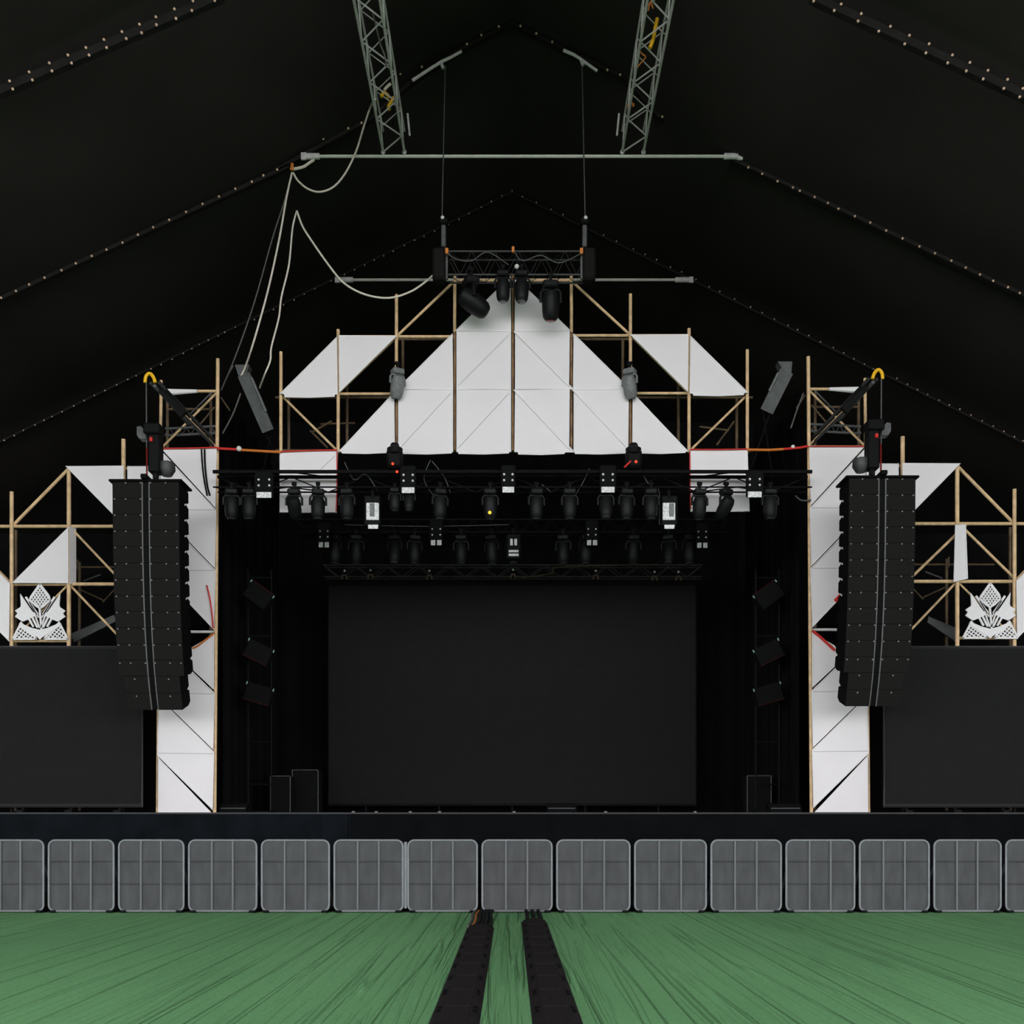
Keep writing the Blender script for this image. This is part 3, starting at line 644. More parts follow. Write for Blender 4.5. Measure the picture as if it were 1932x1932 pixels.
lotus('white cut out lotus ornament in the right wing scaffold', 1868.5, 1100)

# ------------------------------------------------------------------ line arrays
def line_array(label, px_top, py_top, Yt):
    top = P(px_top, py_top, Yt); W_, H_, Dp = 1.315, .318, .58
    t = thing('line_array', label, 'loudspeaker', top)
    b = MB()
    b.bbox(top + Vector((0, .28, .03)), (1.46, .66, .05), .015); b.bbox(top + Vector((0, .3, .08)), (.12, .9, .09), .01)
    part('fly_bar', b, 'cabside', t)
    def protos(w, h, dp):
        r = {}
        b = MB(); b.prism([Vector((-w / 2, 0, 0)), Vector((-w / 2, 0, -h + .006)), Vector((-w / 2, dp * .72, -h + .006)), Vector((-w / 2, dp, -h + .07)), Vector((-w / 2, dp, -.05)), Vector((-w / 2, dp * .72, 0))], (w, 0, 0)); r['cab'] = b.mesh('cabinet', 'cabside')
        gw = w / 2 - .075
        b = MB(); b.bbox((0, 0, 0), (gw, .03, h - .004), .004); r['gr'] = b.mesh('grille', 'cab')
        b = MB(); b.bbox((0, 0, 0), (.022, .035, h), .004); r['lip'] = b.mesh('slot_lip', 'edge')
        b = MB(); b.lathe([(.016, 0), (.016, .012), (.008, .018)], 8); r['bolt'] = b.mesh('bolt', 'boltdim')
        b = MB(); b.bbox((0, 0, 0), (.02, .13, .035), .006); r['hd'] = b.mesh('side_handle', 'bolt')
        r['gw'] = gw; return r
    big = protos(W_, H_, Dp); small = protos(1.12, .345, Dp * .9)
    ang = [1.0, 1.0, 1.5, 2, 2.6, 3.4, 4.4, 5.6, 7, 8.8, 10.8, 13, 16, 19]
    pos = Vector((0, 0, 0)); nb = 0
    def ob(nm, me, par, loc, rot=(0, 0, 0)):
        o = bpy.data.objects.new(nm, me); COL.objects.link(o); o.parent = par; o.location = loc; o.rotation_euler = rot; return o
    for i, a in enumerate(ang):
        q = big if i < 12 else small; h = H_ if i < 12 else .345; w = W_ if i < 12 else 1.12
        cb = ob('cabinet', q['cab'], t, pos, (math.radians(a), 0, 0))
        gx = .075 + q['gw'] / 2
        for sx in (-1, 1):
            ob('grille', q['gr'], cb, (sx * gx, -.012, -h / 2), (0, 0, 0))
            ob('slot_lip', q['lip'], cb, (sx * .068, -.014, -h / 2))
            for fx in ((.03, .55, .93) if i < 12 else (.55,)):
                if i == 0 and fx == .93: continue
                ob('bolt', q['bolt'], cb, (sx * (.08 + (q['gw'] - .01) * fx), -.026, -.02 if i < 11 else -.06), (math.radians(90), 0, 0))
            if 1 <= i <= 7 and sx * (px_top - CX) < 0: ob('side_handle', q['hd'], cb, (sx * w / 2, .38, -.015), (math.radians(20), 0, 0))
        pos = pos + Vector((0, math.sin(math.radians(a)) * h, -math.cos(math.radians(a)) * h))
    return t
YA = 20.3
line_array('tall black line array speaker column hung in front of the left tower', 275.5, 910, YA)
line_array('tall black line array speaker column hung in front of the right tower', 1664, 903, YA)
for side in (0, 1):
    X = (lambda x: x) if side == 0 else (lambda x: 1939 - x)
    W = 'left' if side == 0 else 'right'; d = 0 if side == 0 else -7
    t = thing('cantilever_arm', f'black crane arm of tubes leaning out over the {W} speaker column', 'crane arm', P(X(405), 845, YF + .1))
    for a, e in (((284, 722), (408, 846)), ((292, 728), (355, 800)), ((300, 722), (405, 832))):
        b = MB(); b.tube(P(X(a[0]), a[1] + d, 20.75), P(X(e[0]), e[1] + d, YF + .2), .035); part('arm_tube', b, 'greysteel' if a[0] == 292 else 'dimsteel', t)
    b = MB(); b.prism([P(X(286), 720 + d, 20.80), P(X(300), 716 + d, 20.80), P(X(352), 775 + d, 21.20), P(X(340), 786 + d, 21.20)], (0, .1, 0)); part('web_plate', b, 'black', t)
    cord('sling', [(X(273.5), 722 + d), (X(275), 711 + d), (X(280), 705 + d), (X(285), 706 + d), (X(290), 713 + d), (X(293), 722 + d)], 20.72, .036, 'yellow', f'yellow sling loop at the tip of the {W} crane arm', 'sling')
    t = thing('chain_hoist', f'black motor hoist hanging above the {W} speaker column', 'hoist', P(X(292), 800, 20.60))
    b = MB(); b.bbox(P(X(294), 850 + d, 20.65), (.24, .26, .95), .03); part('motor_body', b, 'black', t)
    b = MB(); b.bbox(P(X(290), 812 + d, 20.60), (.34, .3, .22), .03); part('gear_box', b, 'black', t)
    b = MB(); b.bbox(P(X(294), 885 + d, 20.62), (.1, .1, .42), .01); part('hook_block', b, 'black', t)
    b = MB(); b.prism([P(X(258), 805 + d, 20.60), P(X(266), 804 + d, 20.60), P(X(276), 815 + d, 20.60), P(X(275), 828 + d, 20.60), P(X(262), 827 + d, 20.60), P(X(258), 820 + d, 20.60)], (0, .2, 0)); part('chain_bag', b, 'greysteel', t)
    b = MB(); b.tube(P(X(276), 722 + d, 20.72), P(X(277), 905 + d, 20.60), .014, 6); part('lift_chain', b, 'greysteel', t)
    b = MB(); b.bbox(P(X(285), 829 + d, 20.50), (.06, .05, .09), .01); part('control_tag', b, 'red', t, label='small red tag')
    b = MB(); b.tube(P(X(277), 845 + d, 20.52), P(X(277), 900 + d, 20.50), .018, 6); part('tail_strap', b, 'redlens', t, label='dark red strap tail')
    b = MB(); b.lathe([(.10, 0), (.17, .12), (.16, .26), (.05, .3)], 12, P(X(315), 898 + d, 20.70)); single('cable_bundle', b, 'dimsteel', f'dark bundle of coiled cable on top of the {W} speaker column', 'cable', P(X(315), 898 + d, 20.70))

# ------------------------------------------------------------------ lamps
def lamp_proto(m='lamp', lensm='lens'):
    q = {}
    b = MB(); b.bbox((0, 0, -.03), (.06, .06, .12), .01); b.tube((-.05, 0, .05), (.05, 0, .05), .045, 8); q['clamp'] = b.mesh('clamp', 'black')
    b = MB(); b.bbox((0, 0, -.14), (.28, .22, .13), .03); q['base'] = b.mesh('base', m)
    b = MB()
    b.path([Vector((-.175, 0, -.43)), Vector((-.175, 0, -.28)), Vector((-.14, 0, -.22)), Vector((.14, 0, -.22)), Vector((.175, 0, -.28)), Vector((.175, 0, -.43))], .028, 6); q['yoke'] = b.mesh('yoke', m)
    b = MB(); b.lathe([(.06, .20), (.12, .17), (.15, .08), (.155, -.03), (.15, -.16), (.135, -.25), (.10, -.30)], 14); q['lamp_head'] = b.mesh('lamp_head', m)
    b = MB(); b.lathe([(.095, -.298), (.085, -.315), (.03, -.325)], 12); q['lens'] = b.mesh('lens', lensm)
    return q
LP = lamp_proto(); LG = lamp_proto('greycover'); LR = lamp_proto('lamp', 'redlens')
def moving_head(label, loc, tilt=0, pan=0, group=None, q=LP, sc=1.0, name='moving_head_lamp'):
    t = thing(name, label, 'stage lamp', loc, group, (0, 0, math.radians(pan))); t.scale = (sc, sc, sc)
    def ob(nm, par, l=(0, 0, 0), r=(0, 0, 0)):
        o = bpy.data.objects.new(nm, q[nm]); COL.objects.link(o); o.parent = par; o.location = l; o.rotation_euler = r; return o
    ob('clamp', t); ob('base', t); ob('yoke', t)
    h = ob('lamp_head', t, (0, 0, -.43), (math.radians(tilt), 0, 0)); ob('lens', h)
    return t

def light_truss(label, x0, x1, y0, y1, Y, dY, r=.025, m='black', seg=26, rk=(1, 1), name='lighting_truss'):
    t = thing(name, label, 'truss', P((x0 + x1) / 2, y1, Y))
    ch = []
    for y in (y0, y1):
        for yy in (0, dY):
            a = P(x0, y, Y) + Vector((0, yy, 0)); c = P(x1, y, Y) + Vector((0, yy, 0)); ch.append((a, c))
            b = MB(); b.tube(a, c, r * rk[0 if y == y0 else 1]); part('chord', b, m, t)
    for i, j in ((1, 3), (0, 1), (2, 3)) if seg == 16 else ((0, 2), (1, 3), (0, 1), (2, 3)):
        pts = [ch[i if k % 2 == 0 else j][0].lerp(ch[i if k % 2 == 0 else j][1], k / seg) for k in range(seg + 1)]
        b = MB(); b.path(pts, r * .5, 6); part('lacing', b, m, t)
    return t
light_truss('black front lighting truss between the two towers, below the pyramid', 402, 1532, 890, 919, 21.75, .34, .03, 'black', 16, (1.35, .6))
light_truss('black middle lighting truss above the main screen, behind the front truss', 560, 1372, 980, 1004, 25.2, .3, .025, 'black', 44)
light_truss('thin black rear lighting truss just above the top of the main screen', 610, 1325, 1066, 1088, 28.3, .3, .018, 'dimsteel', 24)
light_truss('small black lighting truss hung at the tip of the pyramid', 846, 1110, 474, 518, 21.7, .34, .020, 'dimsteel', 12)
# black bar that stands out before the white squares
G = 'moving heads on the front truss'
front = [(437, 0, 10), (470, 0, 0), (555, 40, 0), (600, 0, 10), (655, 0, -8), (745, 0, 0), (772, -10, 0), (830, 0, 20), (925, 8, 0), (1012, 0, 12), (1075, 0, 0), (1143, -12, 0), (1182, 0, 10), (1228, 0, 0), (1320, 12, 6), (1370, 45, 30), (1453, 0, 0)]
for i, (x, ti, pa) in enumerate(front):
    if x in (555, 600, 1320, 1370):
        lab = {555: 'black moving head lamp with a pale lens before the left white square', 600: 'black moving head lamp hanging straight down before the left white square',
               1320: 'black moving head lamp hanging straight down before the right white square', 1370: 'black tilted moving head lamp before the right white square'}[x]
    else: lab = f'black moving head lamp on the front truss below the pyramid, {ORD[i]} from the left'
    moving_head(lab, P(x, 917, 21.75) + Vector((0, .0, .0)), ti, pa, G, LP, .95 if x not in (745, 772) else .72)
G = 'moving heads on the middle truss'
mid = [632, 672, 745, 782, 870, 928, 968, 1063, 1105, 1195, 1262, 1300]
for i, x in enumerate(mid):
    moving_head(f'dark moving head lamp on the middle truss, {ORD[i]} from the left', P(x, 1004, 25.2), [0, 8, -10, 0][i % 4], i * 37 % 60 - 30, G, LP, 1.05)
# tip lamps
moving_head('black lamp tilted sideways left of the pyramid tip', P(888, 516, 21.65), 62, -70, 'lamps at the pyramid tip', LP, 1.35)
moving_head('black egg shaped lamp hanging at the pyramid tip, left of the pair', P(949, 506, 21.6), 4, 0, 'lamps at the pyramid tip', LP, .95)
moving_head('black egg shaped lamp hanging at the pyramid tip, right of the pair', P(984, 506, 21.6), -4, 0, 'lamps at the pyramid tip', LP, .98)
moving_head('black lamp with a dark red lens right of the pyramid tip', P(1039, 524, 21.65), 14, 0, 'lamps at the pyramid tip', LR, 1.2)
moving_head('grey weathered lamp clamped on the pyramid left slope', P(750, 690, 22.15), 20, 30, 'grey lamps on the pyramid slopes', LG, .95)
moving_head('grey weathered lamp clamped on the pyramid right slope', P(1188, 690, 22.15), 20, -30, 'grey lamps on the pyramid slopes', LG, .95)
for x0, lab in ((835, 'left'), (1105, 'right')):
    sg = 1 if lab == 'left' else -1
    t = thing('chain_hoist', f'dark hoist at the {lab} end of the small truss by the pyramid tip', 'hoist', P(x0, 410, 21.8))
    b = MB(); b.bbox(P(x0 + 2 * sg, 440, 21.8), (.10, .12, .62), .02); part('body', b, 'greysteel', t)
    b = MB(); b.bbox(P(x0 + 2 * sg, 420, 21.78), (.2, .2, .14), .03); part('head_block', b, 'black', t)
    b = MB(); b.bbox(P(x0 - 6 * sg, 502, 21.75), (.28, .3, .68), .05); part('chain_bag', b, 'cab', t)
    b = MB(); b.bbox(P(x0 + 7 * sg, 500, 21.72), (.07, .08, .62), .01); part('side_rail', b, 'greysteel', t)
    b = MB(); b.ball(P(x0, 411, 21.7), .045); part('hook', b, 'bolt', t, label='bright hook')
    b = MB(); b.bbox(P(x0 + (8 if sg > 0 else -8), 474, 21.6), (.07, .07, .12), .01); part('coupler', b, 'orange', t, label='orange coupler')
for k, (x, y) in enumerate(((1117, 473), (1118, 484), (1118, 497), (1119, 508))):
    b = MB(); b.bbox(P(x, y, 21.7), (.05, .05, .05), .01); single('cable_plug', b, 'redlens' if k < 2 else 'boltdim', f"{['dark red plug, topmost', 'dark red plug, second from the top', 'grey plug, third from the top', 'grey plug, lowest'][k]} of four beside the right hoist", 'plug', P(x, y, 21.7), 'plugs beside the right hoist')
cord('cable', [(846, 480), (865, 490), (890, 492), (920, 476), (960, 500)], 21.6, .012, 'greysteel', 'thin cable sagging along the small truss, left half', 'cable')
cord('cable', [(968, 470), (985, 492), (1020, 482), (1055, 496), (1097, 478)], 21.6, .012, 'greysteel', 'thin cable sagging along the small truss, right half', 'cable')
b = MB(); b.bbox(P(968, 471, 21.6), (.06, .06, .12), .01); single('coupler', b, 'orange', 'orange coupler at the middle of the small truss', 'coupler', P(968, 471, 21.6))
b = MB(); b.ball(P(975, 503, 21.5), .05); single('shackle', b, 'bolt', 'bright shackle between the two egg shaped lamps', 'shackle', P(975, 503, 21.5))
# hoists at the foot of the pyramid
for x, lab in ((745, 'left'), (1195, 'right')):
    t = thing('chain_hoist', f'black hoist before the {lab} foot of the pyramid', 'hoist', P(x, 845, 21.9))
    b = MB(); b.bbox(P(x, 868, 21.9), (.34, .3, .42), .06); part('body', b, 'black', t)
    b = MB(); b.bbox(P(x, 845, 21.9), (.18, .18, .2), .04); part('hook_block', b, 'black', t)
    b = MB(); b.lathe([(.05, 0), (.16, .05), (.17, .16), (.08, .22)], 12, P(x, 861, 21.85)); part('chain_guide', b, 'black', t)
    if lab == 'left':
        for q in ((741, 875), (749, 890)):
            b = MB(); b.ball(P(*q, 21.68), .028); part('indicator', b, 'led_red', t, label='glowing red indicator')
    else:
        b = MB(); b.ball(P(1200, 871, 21.68), .03); part('indicator', b, 'led_red', t, label='glowing red indicator')
        b = MB(); b.tube(P(1178, 882, 21.7), P(1190, 870, 21.7), .02); part('tag', b, 'red', t, label='red tag')
b = MB(); b.ball(P(924, 967, 21.6), .035); single('indicator_light', b, 'led_amber', 'small glowing amber indicator under the front truss lamps', 'light', P(924, 967, 21.6))

for k, (pts, y, w) in enumerate((([(650, 872), (668, 905), (690, 895), (712, 925)], 22.0, 'left part'), ([(812, 868), (800, 905), (822, 940)], 22.0, 'left of the centre post'), ([(815, 870), (838, 900), (850, 930)], 22.0, 'just left of the centre post'),
      ([(1112, 885), (1100, 910), (1085, 935)], 22.0, 'right of the centre post'), ([(1205, 880), (1225, 915), (1243, 925), (1244, 990)], 22.0, 'right part'), ([(1022, 914), (1030, 920), (1040, 929)], 22.0, 'near the centre lamp'))):
    cord('cable', pts, y, .009, 'greysteel', f'thin dark cable hanging in the front lighting truss, {w}', 'cable')
cord('cable', [(1240, 1065), (1060, 1070), (1040, 1082), (985, 1090)], 28.1, .012, 'tubedark', 'thin brown cable drooping along the screen top truss', 'cable')
cord('cable', [(650, 990), (800, 993), (960, 990)], 25.1, .010, 'greysteel', 'thin grey cable along the middle truss, left half', 'cable')
# strobes with label plates
def strobe(label, x, y0, Y, w, group, two=False):
    s = Y / F; t = thing('strobe_light', label, 'stage lamp', P(x, y0 - 6, Y), group)
    h = 46
    b = MB(); b.bbox(P(x, y0 + h / 2 - 8, Y + .08), (w * 1.25 * s, .14, (h + 4) * s), .03); part('housing', b, 'blackmatte', t)
    for dx in (-.36, .36):
        for yy in (6, 17):
            b = MB(); b.ball(P(x + dx * w, y0 + yy, Y), .026 if Y < 23 else .022); part('bolt', b, 'bolt', t)
    if two:
        for dx in (-.28, .28):
            b = MB(); b.bbox(P(x + dx * w, y0 + 32, Y - .0), (.4 * w * s, .03, 10 * s), .006); part('label_plate', b, 'label', t)
    else:
        b = MB(); b.bbox(P(x, y0 + 35, Y - .0), (w * s, .03, 11 * s), .006); part('label_plate', b, 'label', t)
G = 'strobes with white label plates'
strobe('black strobe with a long white label left of the left white square', 498, 899, 21.6, 28, G)
strobe('black strobe with a white label on the front truss, left of the middle one', 770, 890, 21.6, 24, G)
strobe('black strobe with a white label on the front truss, under the centre post', 959, 889, 21.6, 22, G)
strobe('black strobe with a white label on the front truss, right of the middle one', 1147, 889, 21.6, 25, G)
strobe('black strobe with a long white label right of the right white square', 1424, 898, 21.6, 26, G)
G = 'small strobes on the middle truss'
strobe('small dark strobe with two white plates under the left white square', 611, 996, 24.9, 20, G, True)
strobe('small dark strobe with two white plates, left of the middle truss centre', 823, 992, 24.9, 21, G, True)
strobe('small dark strobe with two white plates, right of the middle truss centre', 1117, 992, 24.9, 20, G, True)
strobe('small dark strobe with two white plates under the right white square', 1325, 997, 24.9, 20, G, True)
for x, lab in ((703, 'left'), (1262, 'right')):
    t = thing('flood_light', f'flood lamp with a bright white face, {lab} of the front truss centre', 'stage lamp', P(x, 925, 21.9), 'white faced flood lamps')
    b = MB(); b.bbox(P(x, 965, 21.98), (.36, .16, .66), .03); part('housing', b, 'black', t)
    b = MB(); b.bbox(P(x, 965, 21.88), (.27, .03, .37), .01); part('reflector', b, 'label', t)
    b = MB(); b.bbox(P(x - (1 if lab == 'left' else -5), 962, 21.86), (.10, .03, .28), .01); part('tube_shade', b, 'greycover', t)
    b = MB(); b.bbox(P(x + 1, 994, 21.9), (.22, .03, .09), .01); part('label_plate', b, 'label', t)
    b = MB(); b.tube(P(x, 920, 21.9), P(x, 940, 21.9), .03); part('clamp', b, 'black', t)
t = thing('flood_light', 'small lamp with stacked white plates at the middle of the middle truss', 'stage lamp', P(969, 1005, 24.8))
b = MB(); b.bbox(P(969, 1032, 24.9), (.36, .16, .62), .03); part('housing', b, 'black', t)
for dx in (-4, 4):
    b = MB(); b.bbox(P(969 + dx, 1023, 24.8), (.07, .03, .16), .005); part('lamp_tube', b, 'label', t)
for yy in (1040, 1047):
    b = MB(); b.bbox(P(969, yy, 24.8), (.24, .03, .06), .005); part('label_plate', b, 'label', t)
for k, (x, y, nm) in enumerate(((650, 1090, 'first'), (699, 1089, 'second'), (810, 1090, 'third'), (968, 1088, 'fourth'), (1124, 1090, 'fifth'), (1235, 1092, 'sixth'), (1280, 1092, 'seventh'))):
    t = thing('truss_clamp', f'small brownish clamp along the screen top truss, {nm} from the left', 'clamp', P(x, y, 28.2), 'clamps along the screen top truss')
    b = MB(); b.path([P(x - 5, y + 3, 28.2), P(x - 3, y - 4, 28.2), P(x + 3, y - 4, 28.2), P(x + 5, y + 3, 28.2)], .03, 6); part('jaw', b, 'tubedark', t)
    b = MB(); b.ball(P(x, y - 13, 28.2), .03); part('bolt', b, 'bolt', t)

# light ladders in the wings
for side in (0, 1):
    X = (lambda x: x) if side == 0 else (lambda x: 1938 - x)
    W = 'left' if side == 0 else 'right'; sg = 1 if side == 0 else -1
    t = thing('light_ladder', f'dark lamp ladder standing in the {W} stage wing', 'lamp stand', Vector((P(X(490), 1530, 25).x, 25, ZS)))
    for x in (468, 512):
        b = MB(); q = P(X(x), 1075, 25); b.tube(q, (q.x, 25, ZS), .022); part('post', b, 'black', t)
    for y in (1090, 1200, 1305, 1400, 1480):
        b = MB(); b.tube(P(X(468), y, 25), P(X(512), y, 25), .022); part('rung', b, 'black', t)
    b = MB(); q = P(X(490), 1530, 25); b.bbox((q.x, 25, ZS + .03), (.62, .8, .06), .01); part('base_plate', b, 'black', t)
    for k, (y, nm) in enumerate(((1125, 'top'), (1232, 'middle'), (1310, 'lowest'))):
        cpt = P(X(490), y, 24.8); f = thing('wing_lamp', f'dark tilted square lamp, {nm} one on the {W} wing ladder', 'stage lamp', cpt, 'lamps on the wing ladders')
        R = Euler((0, math.radians((36 - 10 * k) * sg), 0))
        b = MB(); b.box(cpt, (.62, .3, .42), R); part('housing', b, 'blackmatte', f)
        RM = R.to_matrix()
        b = MB(); b.tube(cpt + RM @ Vector((-.33, -.16, -.22 if k else .22)), cpt + RM @ Vector((.33, -.16, -.22 if k else .22)), .010); part('trim_edge', b, 'dimred', f, label='thin red edge')
        for sx in (-1, 1):
            b = MB(); b.tube(cpt + RM @ Vector((sx * .33, -.16, .14)), cpt + RM @ Vector((sx * .33, -.16, .21)), .014); part('corner_clip', b, 'teal', f, label='pale teal clip')

# things on the deck
def case(label, px, Y, w, d, h):
    q = P(px, 1530, Y); t = thing('flight_case', label, 'case', (q.x, Y, ZS)); o = Vector((q.x, Y, ZS))
    b = MB(); b.bbox(o + Vector((0, 0, h / 2)), (w, d, h), .02); part('body', b, 'blackmatte', t)
    for sx in (-1, 1):
        b = MB(); b.tube(o + Vector((sx * w / 2, -d / 2, .02)), o + Vector((sx * w / 2, -d / 2, h)), .012); part('edge_trim', b, 'greysteel', t)
    b = MB(); b.tube(o + Vector((-w / 2, -d / 2, h)), o + Vector((w / 2, -d / 2, h)), .012); part('edge_trim', b, 'greysteel', t)
case('dark upright flight case in the left stage wing, nearer the drape', 533, 26.2, .5, .5, .95)
case('dark flight case in the left stage wing, beside the main screen', 580, 27.2, .68, .6, 1.15)
case('dark flight case in the right stage wing', 1428, 26.0, .6, .5, .95)
def wedge(label, px, Y, w=.6):
    q = P(px, 1530, Y); x = q.x; t = thing('floor_monitor', label, 'loudspeaker', (x, Y, ZS))
    b = MB(); b.prism([Vector((x - w / 2, Y - .1, ZS)), Vector((x - w / 2, Y + .4, ZS)), Vector((x - w / 2, Y + .35, ZS + .22)), Vector((x - w / 2, Y + .08, ZS + .20))], (w, 0, 0)); part('body', b, 'black', t)
    b = MB(); b.tube((x - w / 2 + .03, Y - .02, ZS + .1), (x + w / 2 - .03, Y - .02, ZS + .1), .012); part('handle_bar', b, 'greysteel', t)
wedge('low dark floor monitor near the foot of the left tower', 440, 22.6)
wedge('low dark floor monitor below the middle of the main screen', 1060, 22.6, .65)
wedge('low dark floor monitor near the foot of the right tower', 1482, 22.6, .7)
for k, (x, r) in enumerate(((668, 'leftmost'), (711, 'second'), (775, 'third'), (830, 'fourth'), (970, 'fifth'), (1142, 'sixth'), (1310, 'seventh'))):
    b = MB(); q = P(x, 1530, 21.8); b.lathe([(.035, 0), (.035, .02), (.02, .032)], 8, (q.x, 21.7, ZS)); single('floor_bolt', b, 'boltdim', f"small bright deck bolt at the stage edge, {r}{' from the left' if k else ''}", 'bolt', (q.x, 21.7, ZS), 'deck bolts at the stage edge')

# ------------------------------------------------------------------ crowd barriers
YBR = 16.9
edges = [-46, 87, 219.5, 351.5, 489, 626, 765, 905, 1046, 1193, 1337, 1478.5, 1617, 1757.5, 1893, 2030]
names = ['cut by the left edge of the view', 'under the left side screen, second from the left edge', 'under the right end of the left side screen', 'below the foot of the left tower', 'just right of the left tower foot',
         'below the left stage wing case', 'sharing a closed joint on its right', 'directly left of the cable tracks', 'at the end of the two cable tracks', 'directly right of the cable tracks',
         'below the right third of the main screen', 'below the right stage wing', 'below the foot of the right tower', 'under the left end of the right side screen', 'cut by the right edge of the view']
for i in range(15):
    x0 = (edges[i] + 3 - CX) * YBR / F; x1 = (edges[i + 1] - 3 - CX) * YBR / F; w = x1 - x0; xc = (x0 + x1) / 2; H = 1.215
    t = thing('crowd_barrier', f'grey metal crowd barrier panel {names[i]}', 'barrier', (xc, YBR, 0), 'crowd barriers before the stage')
    b = MB(); r = .10; z0 = .03; pts = []
    for cx_, cz_, a0 in ((x1 - r - .018, H - r - .018, 0), (x0 + r + .018, H - r - .018, 90), (x0 + r + .018, z0 + r, 180), (x1 - r - .018, z0 + r, 270)):
        pts += [Vector((cx_ + r * math.cos(math.radians(a0 + k * 22.5)), YBR, cz_ + r * math.sin(math.radians(a0 + k * 22.5)))) for k in range(5)]
    b.path(pts, .017, 8, closed=True); part('frame', b, 'bartube', t)
    b = MB(); b.prism([q + Vector((0, .012, 0)) for q in pts], (0, .012, 0)); part('sheet', b, 'barsheet', t)
    for fx in (.345, .645):
        b = MB(); b.tube((x0 + w * fx, YBR - .002, z0), (x0 + w * fx, YBR - .002, H - .02), .017); part('upright_rib', b, 'rib', t)
    for z in (.475, .845):
        b = MB(); b.tube((x0 + .02, YBR + .006, z), (x1 - .02, YBR + .006, z), .012); part('cross_rib', b, 'barsheet', t)
    for sx in (-1, 1):
        b = MB(); b.bbox((xc + sx * (w / 2 - .09), YBR + .45, .022), (.10, .96, .044), .01); part('foot', b, 'black', t)
        b = MB(); b.tube((xc + sx * (w / 2 - .09), YBR + .8, .04), (xc + sx * (w / 2 - .09), YBR + .03, .95), .02); part('stay', b, 'bartube', t)
b = MB(); b.bbox(((765 - CX) * YBR / F, YBR + .02, .62), (.05, .02, 1.1), .004); single('joint_strip', b, 'bartube', 'grey strip closing the joint between two barriers, left of the tracks', 'strip', ((765 - CX) * YBR / F, YBR + .02, .07))

# ------------------------------------------------------------------ cable ramps
def ramp_proto():
    t = thing('cable_ramp', '', 'cable ramp', (0, 0, 0), 'black cable ramps'); w, l, h = .385, .79, .05
    b = MB(); b.prism([Vector((-w / 2, -l / 2, 0)), Vector((w / 2, -l / 2, 0)), Vector((w / 2 - .09, -l / 2, h)), Vector((-w / 2 + .09, -l / 2, h))], (0, l, 0)); part('body', b, 'rampm', t, True)
    b = MB(); b.bbox((0, 0, h + .003), (w - .19, l - .03, .012), .004); part('lid', b, 'rampl', t, True)
    for sx in (-1, 1):
        for k in (-1, 1):
            b = MB(); b.bbox((sx * (w / 2 - .052), k * (l / 2 - .07), .032), (.045, .06, .012), .003); part('lug', b, 'blackmatte', t, True)  # black blocks stand in for the shade in the ramp's recessed pockets
    return t
proto = ramp_proto(); first = True; n = 0
for side, (xa, xb) in (('left', (-.437, -.449)), ('right', (.345, .327))):
    for k in range(12):
        Y = 14.15 + (.8 if side == 'right' else 0) - .8 * k
        if Y < 5.2: continue
        lab = f'black rubber cable ramp segment in the {side} track, {ORD[k]} counted from the barrier'
        loc = (xa + (xb - xa) * (Y - 7.7) / 9.2, Y, 0.002)
        if first: proto['label'] = lab; proto.location = loc; first = False
        else: dup(proto, lab, loc)
gx = -.45
for dx, m, lab, r in ((-.17, 'ropegrey', 'grey cable between the left ramps and the barrier', .022), (-.11, 'orange', 'orange cable between the left ramps and the barrier', .02), (-.05, 'black', 'black cable beside the orange one at the end of the left ramps', .03), (.01, 'black', 'black cable in the middle of the bundle at the end of the left ramps', .03), (.06, 'black', 'black cable right of the bundle middle at the end of the left ramps', .03), (.12, 'black', 'outer right black cable at the end of the left ramps', .028)):
    b = MB(); b.path(spline([(gx + dx, 14.5, r + .003), (gx + dx + .015, 15.4, r + .003), (gx + dx - .01, 16.3, r + .003), (gx + dx + .03, 17.3, r + .003)]), r, 8); single('cable', b, m, lab, 'cable', (gx + dx, 14.5, 0), None, 80)
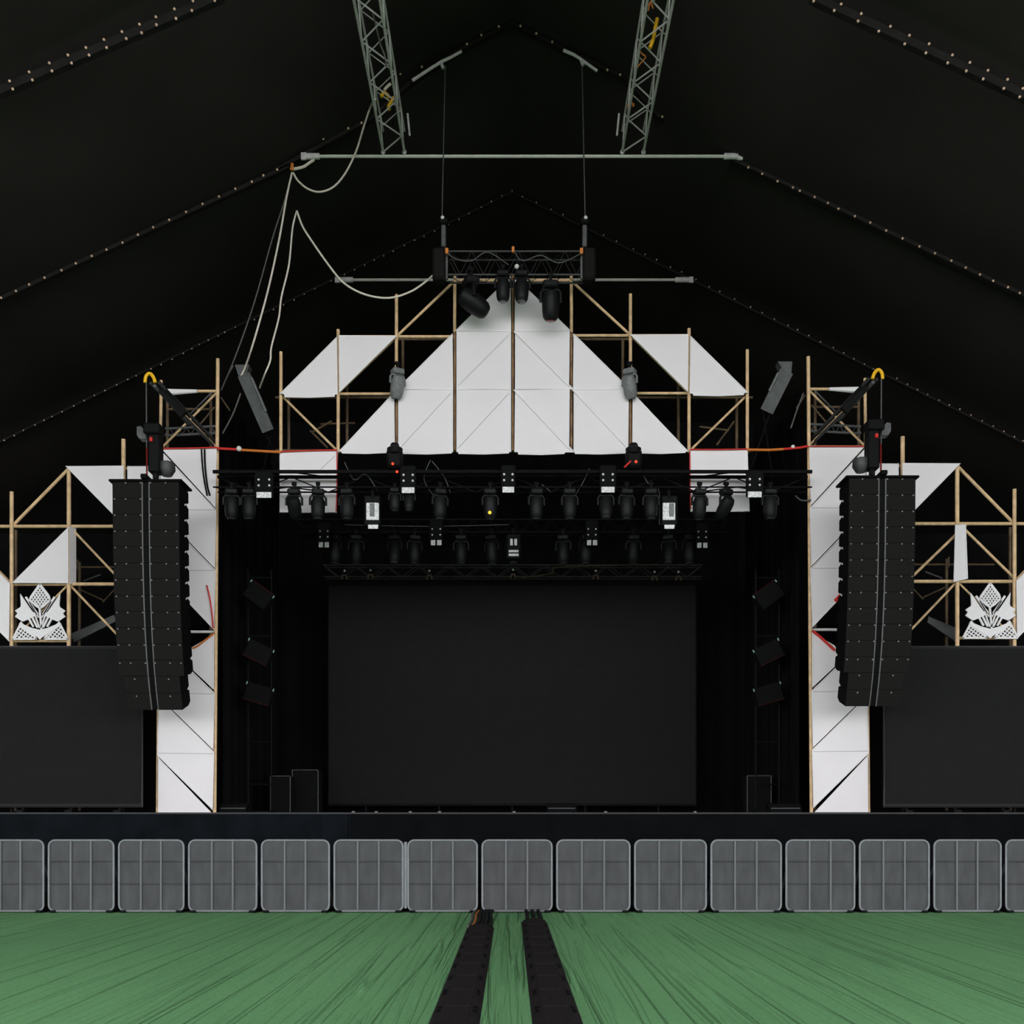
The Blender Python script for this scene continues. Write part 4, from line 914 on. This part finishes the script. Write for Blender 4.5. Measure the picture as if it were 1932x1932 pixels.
for dx, lab in ((-.1, 'left'), (0, 'middle'), (.1, 'right')):
    b = MB(); b.path(spline([(.33 + dx, 15.3, .033), (.335 + dx, 16.2, .033), (.33 + dx, 17.3, .033)]), .03, 8); single('cable', b, 'black', f'{lab} one of three black cables leaving the right ramps under the barrier', 'cable', (.33 + dx, 15.3, 0), None, 80)
b = MB(); b.path([Vector((-.09 + .01 * math.sin(i * 1.3), 9.4 + i * .25, .002)) for i in range(30)], .006, 6); struct('trim_1', b, 'carpet')

# ------------------------------------------------------------------ daylight
SKY_LOW, SKY_ALL = 4.3, .48
w = bpy.data.worlds.new('world'); S.world = w; w.use_nodes = True
nt = w.node_tree; bg = nt.nodes['Background']; bg.inputs['Color'].default_value = (.95, .97, 1, 1)
# hazy bright sky, whitest low down behind the open mouth of the tent
tc = nt.nodes.new('ShaderNodeTexCoord'); sp = nt.nodes.new('ShaderNodeSeparateXYZ'); nt.links.new(tc.outputs['Generated'], sp.inputs[0])
def mr(sock, a, b_, c_, d_):
    m = nt.nodes.new('ShaderNodeMapRange'); m.interpolation_type = 'SMOOTHSTEP'
    for k, v in zip((1, 2, 3, 4), (a, b_, c_, d_)): m.inputs[k].default_value = v
    nt.links.new(sock, m.inputs[0]); return m.outputs[0]
def mul(a, b_):
    m = nt.nodes.new('ShaderNodeMath'); m.operation = 'MULTIPLY'; nt.links.new(a, m.inputs[0])
    if isinstance(b_, (int, float)): m.inputs[1].default_value = b_
    else: nt.links.new(b_, m.inputs[1])
    return m.outputs[0]
low = mul(mr(sp.outputs['Z'], .02, .30, 1, 0), mr(sp.outputs['Y'], -.15, .5, 1, .15))
ad = nt.nodes.new('ShaderNodeMath'); ad.operation = 'MULTIPLY_ADD'; nt.links.new(low, ad.inputs[0]); ad.inputs[1].default_value = SKY_LOW; ad.inputs[2].default_value = SKY_ALL
nt.links.new(ad.outputs[0], bg.inputs['Strength'])
S.view_settings.view_transform = 'Standard'; S.view_settings.look = 'None'; S.view_settings.exposure = 0.63; S.view_settings.gamma = 1.0
S.view_settings.use_curve_mapping = False
S.render.engine = 'CYCLES'
S.cycles.max_bounces = 6; S.cycles.diffuse_bounces = 4; S.cycles.use_denoising = True
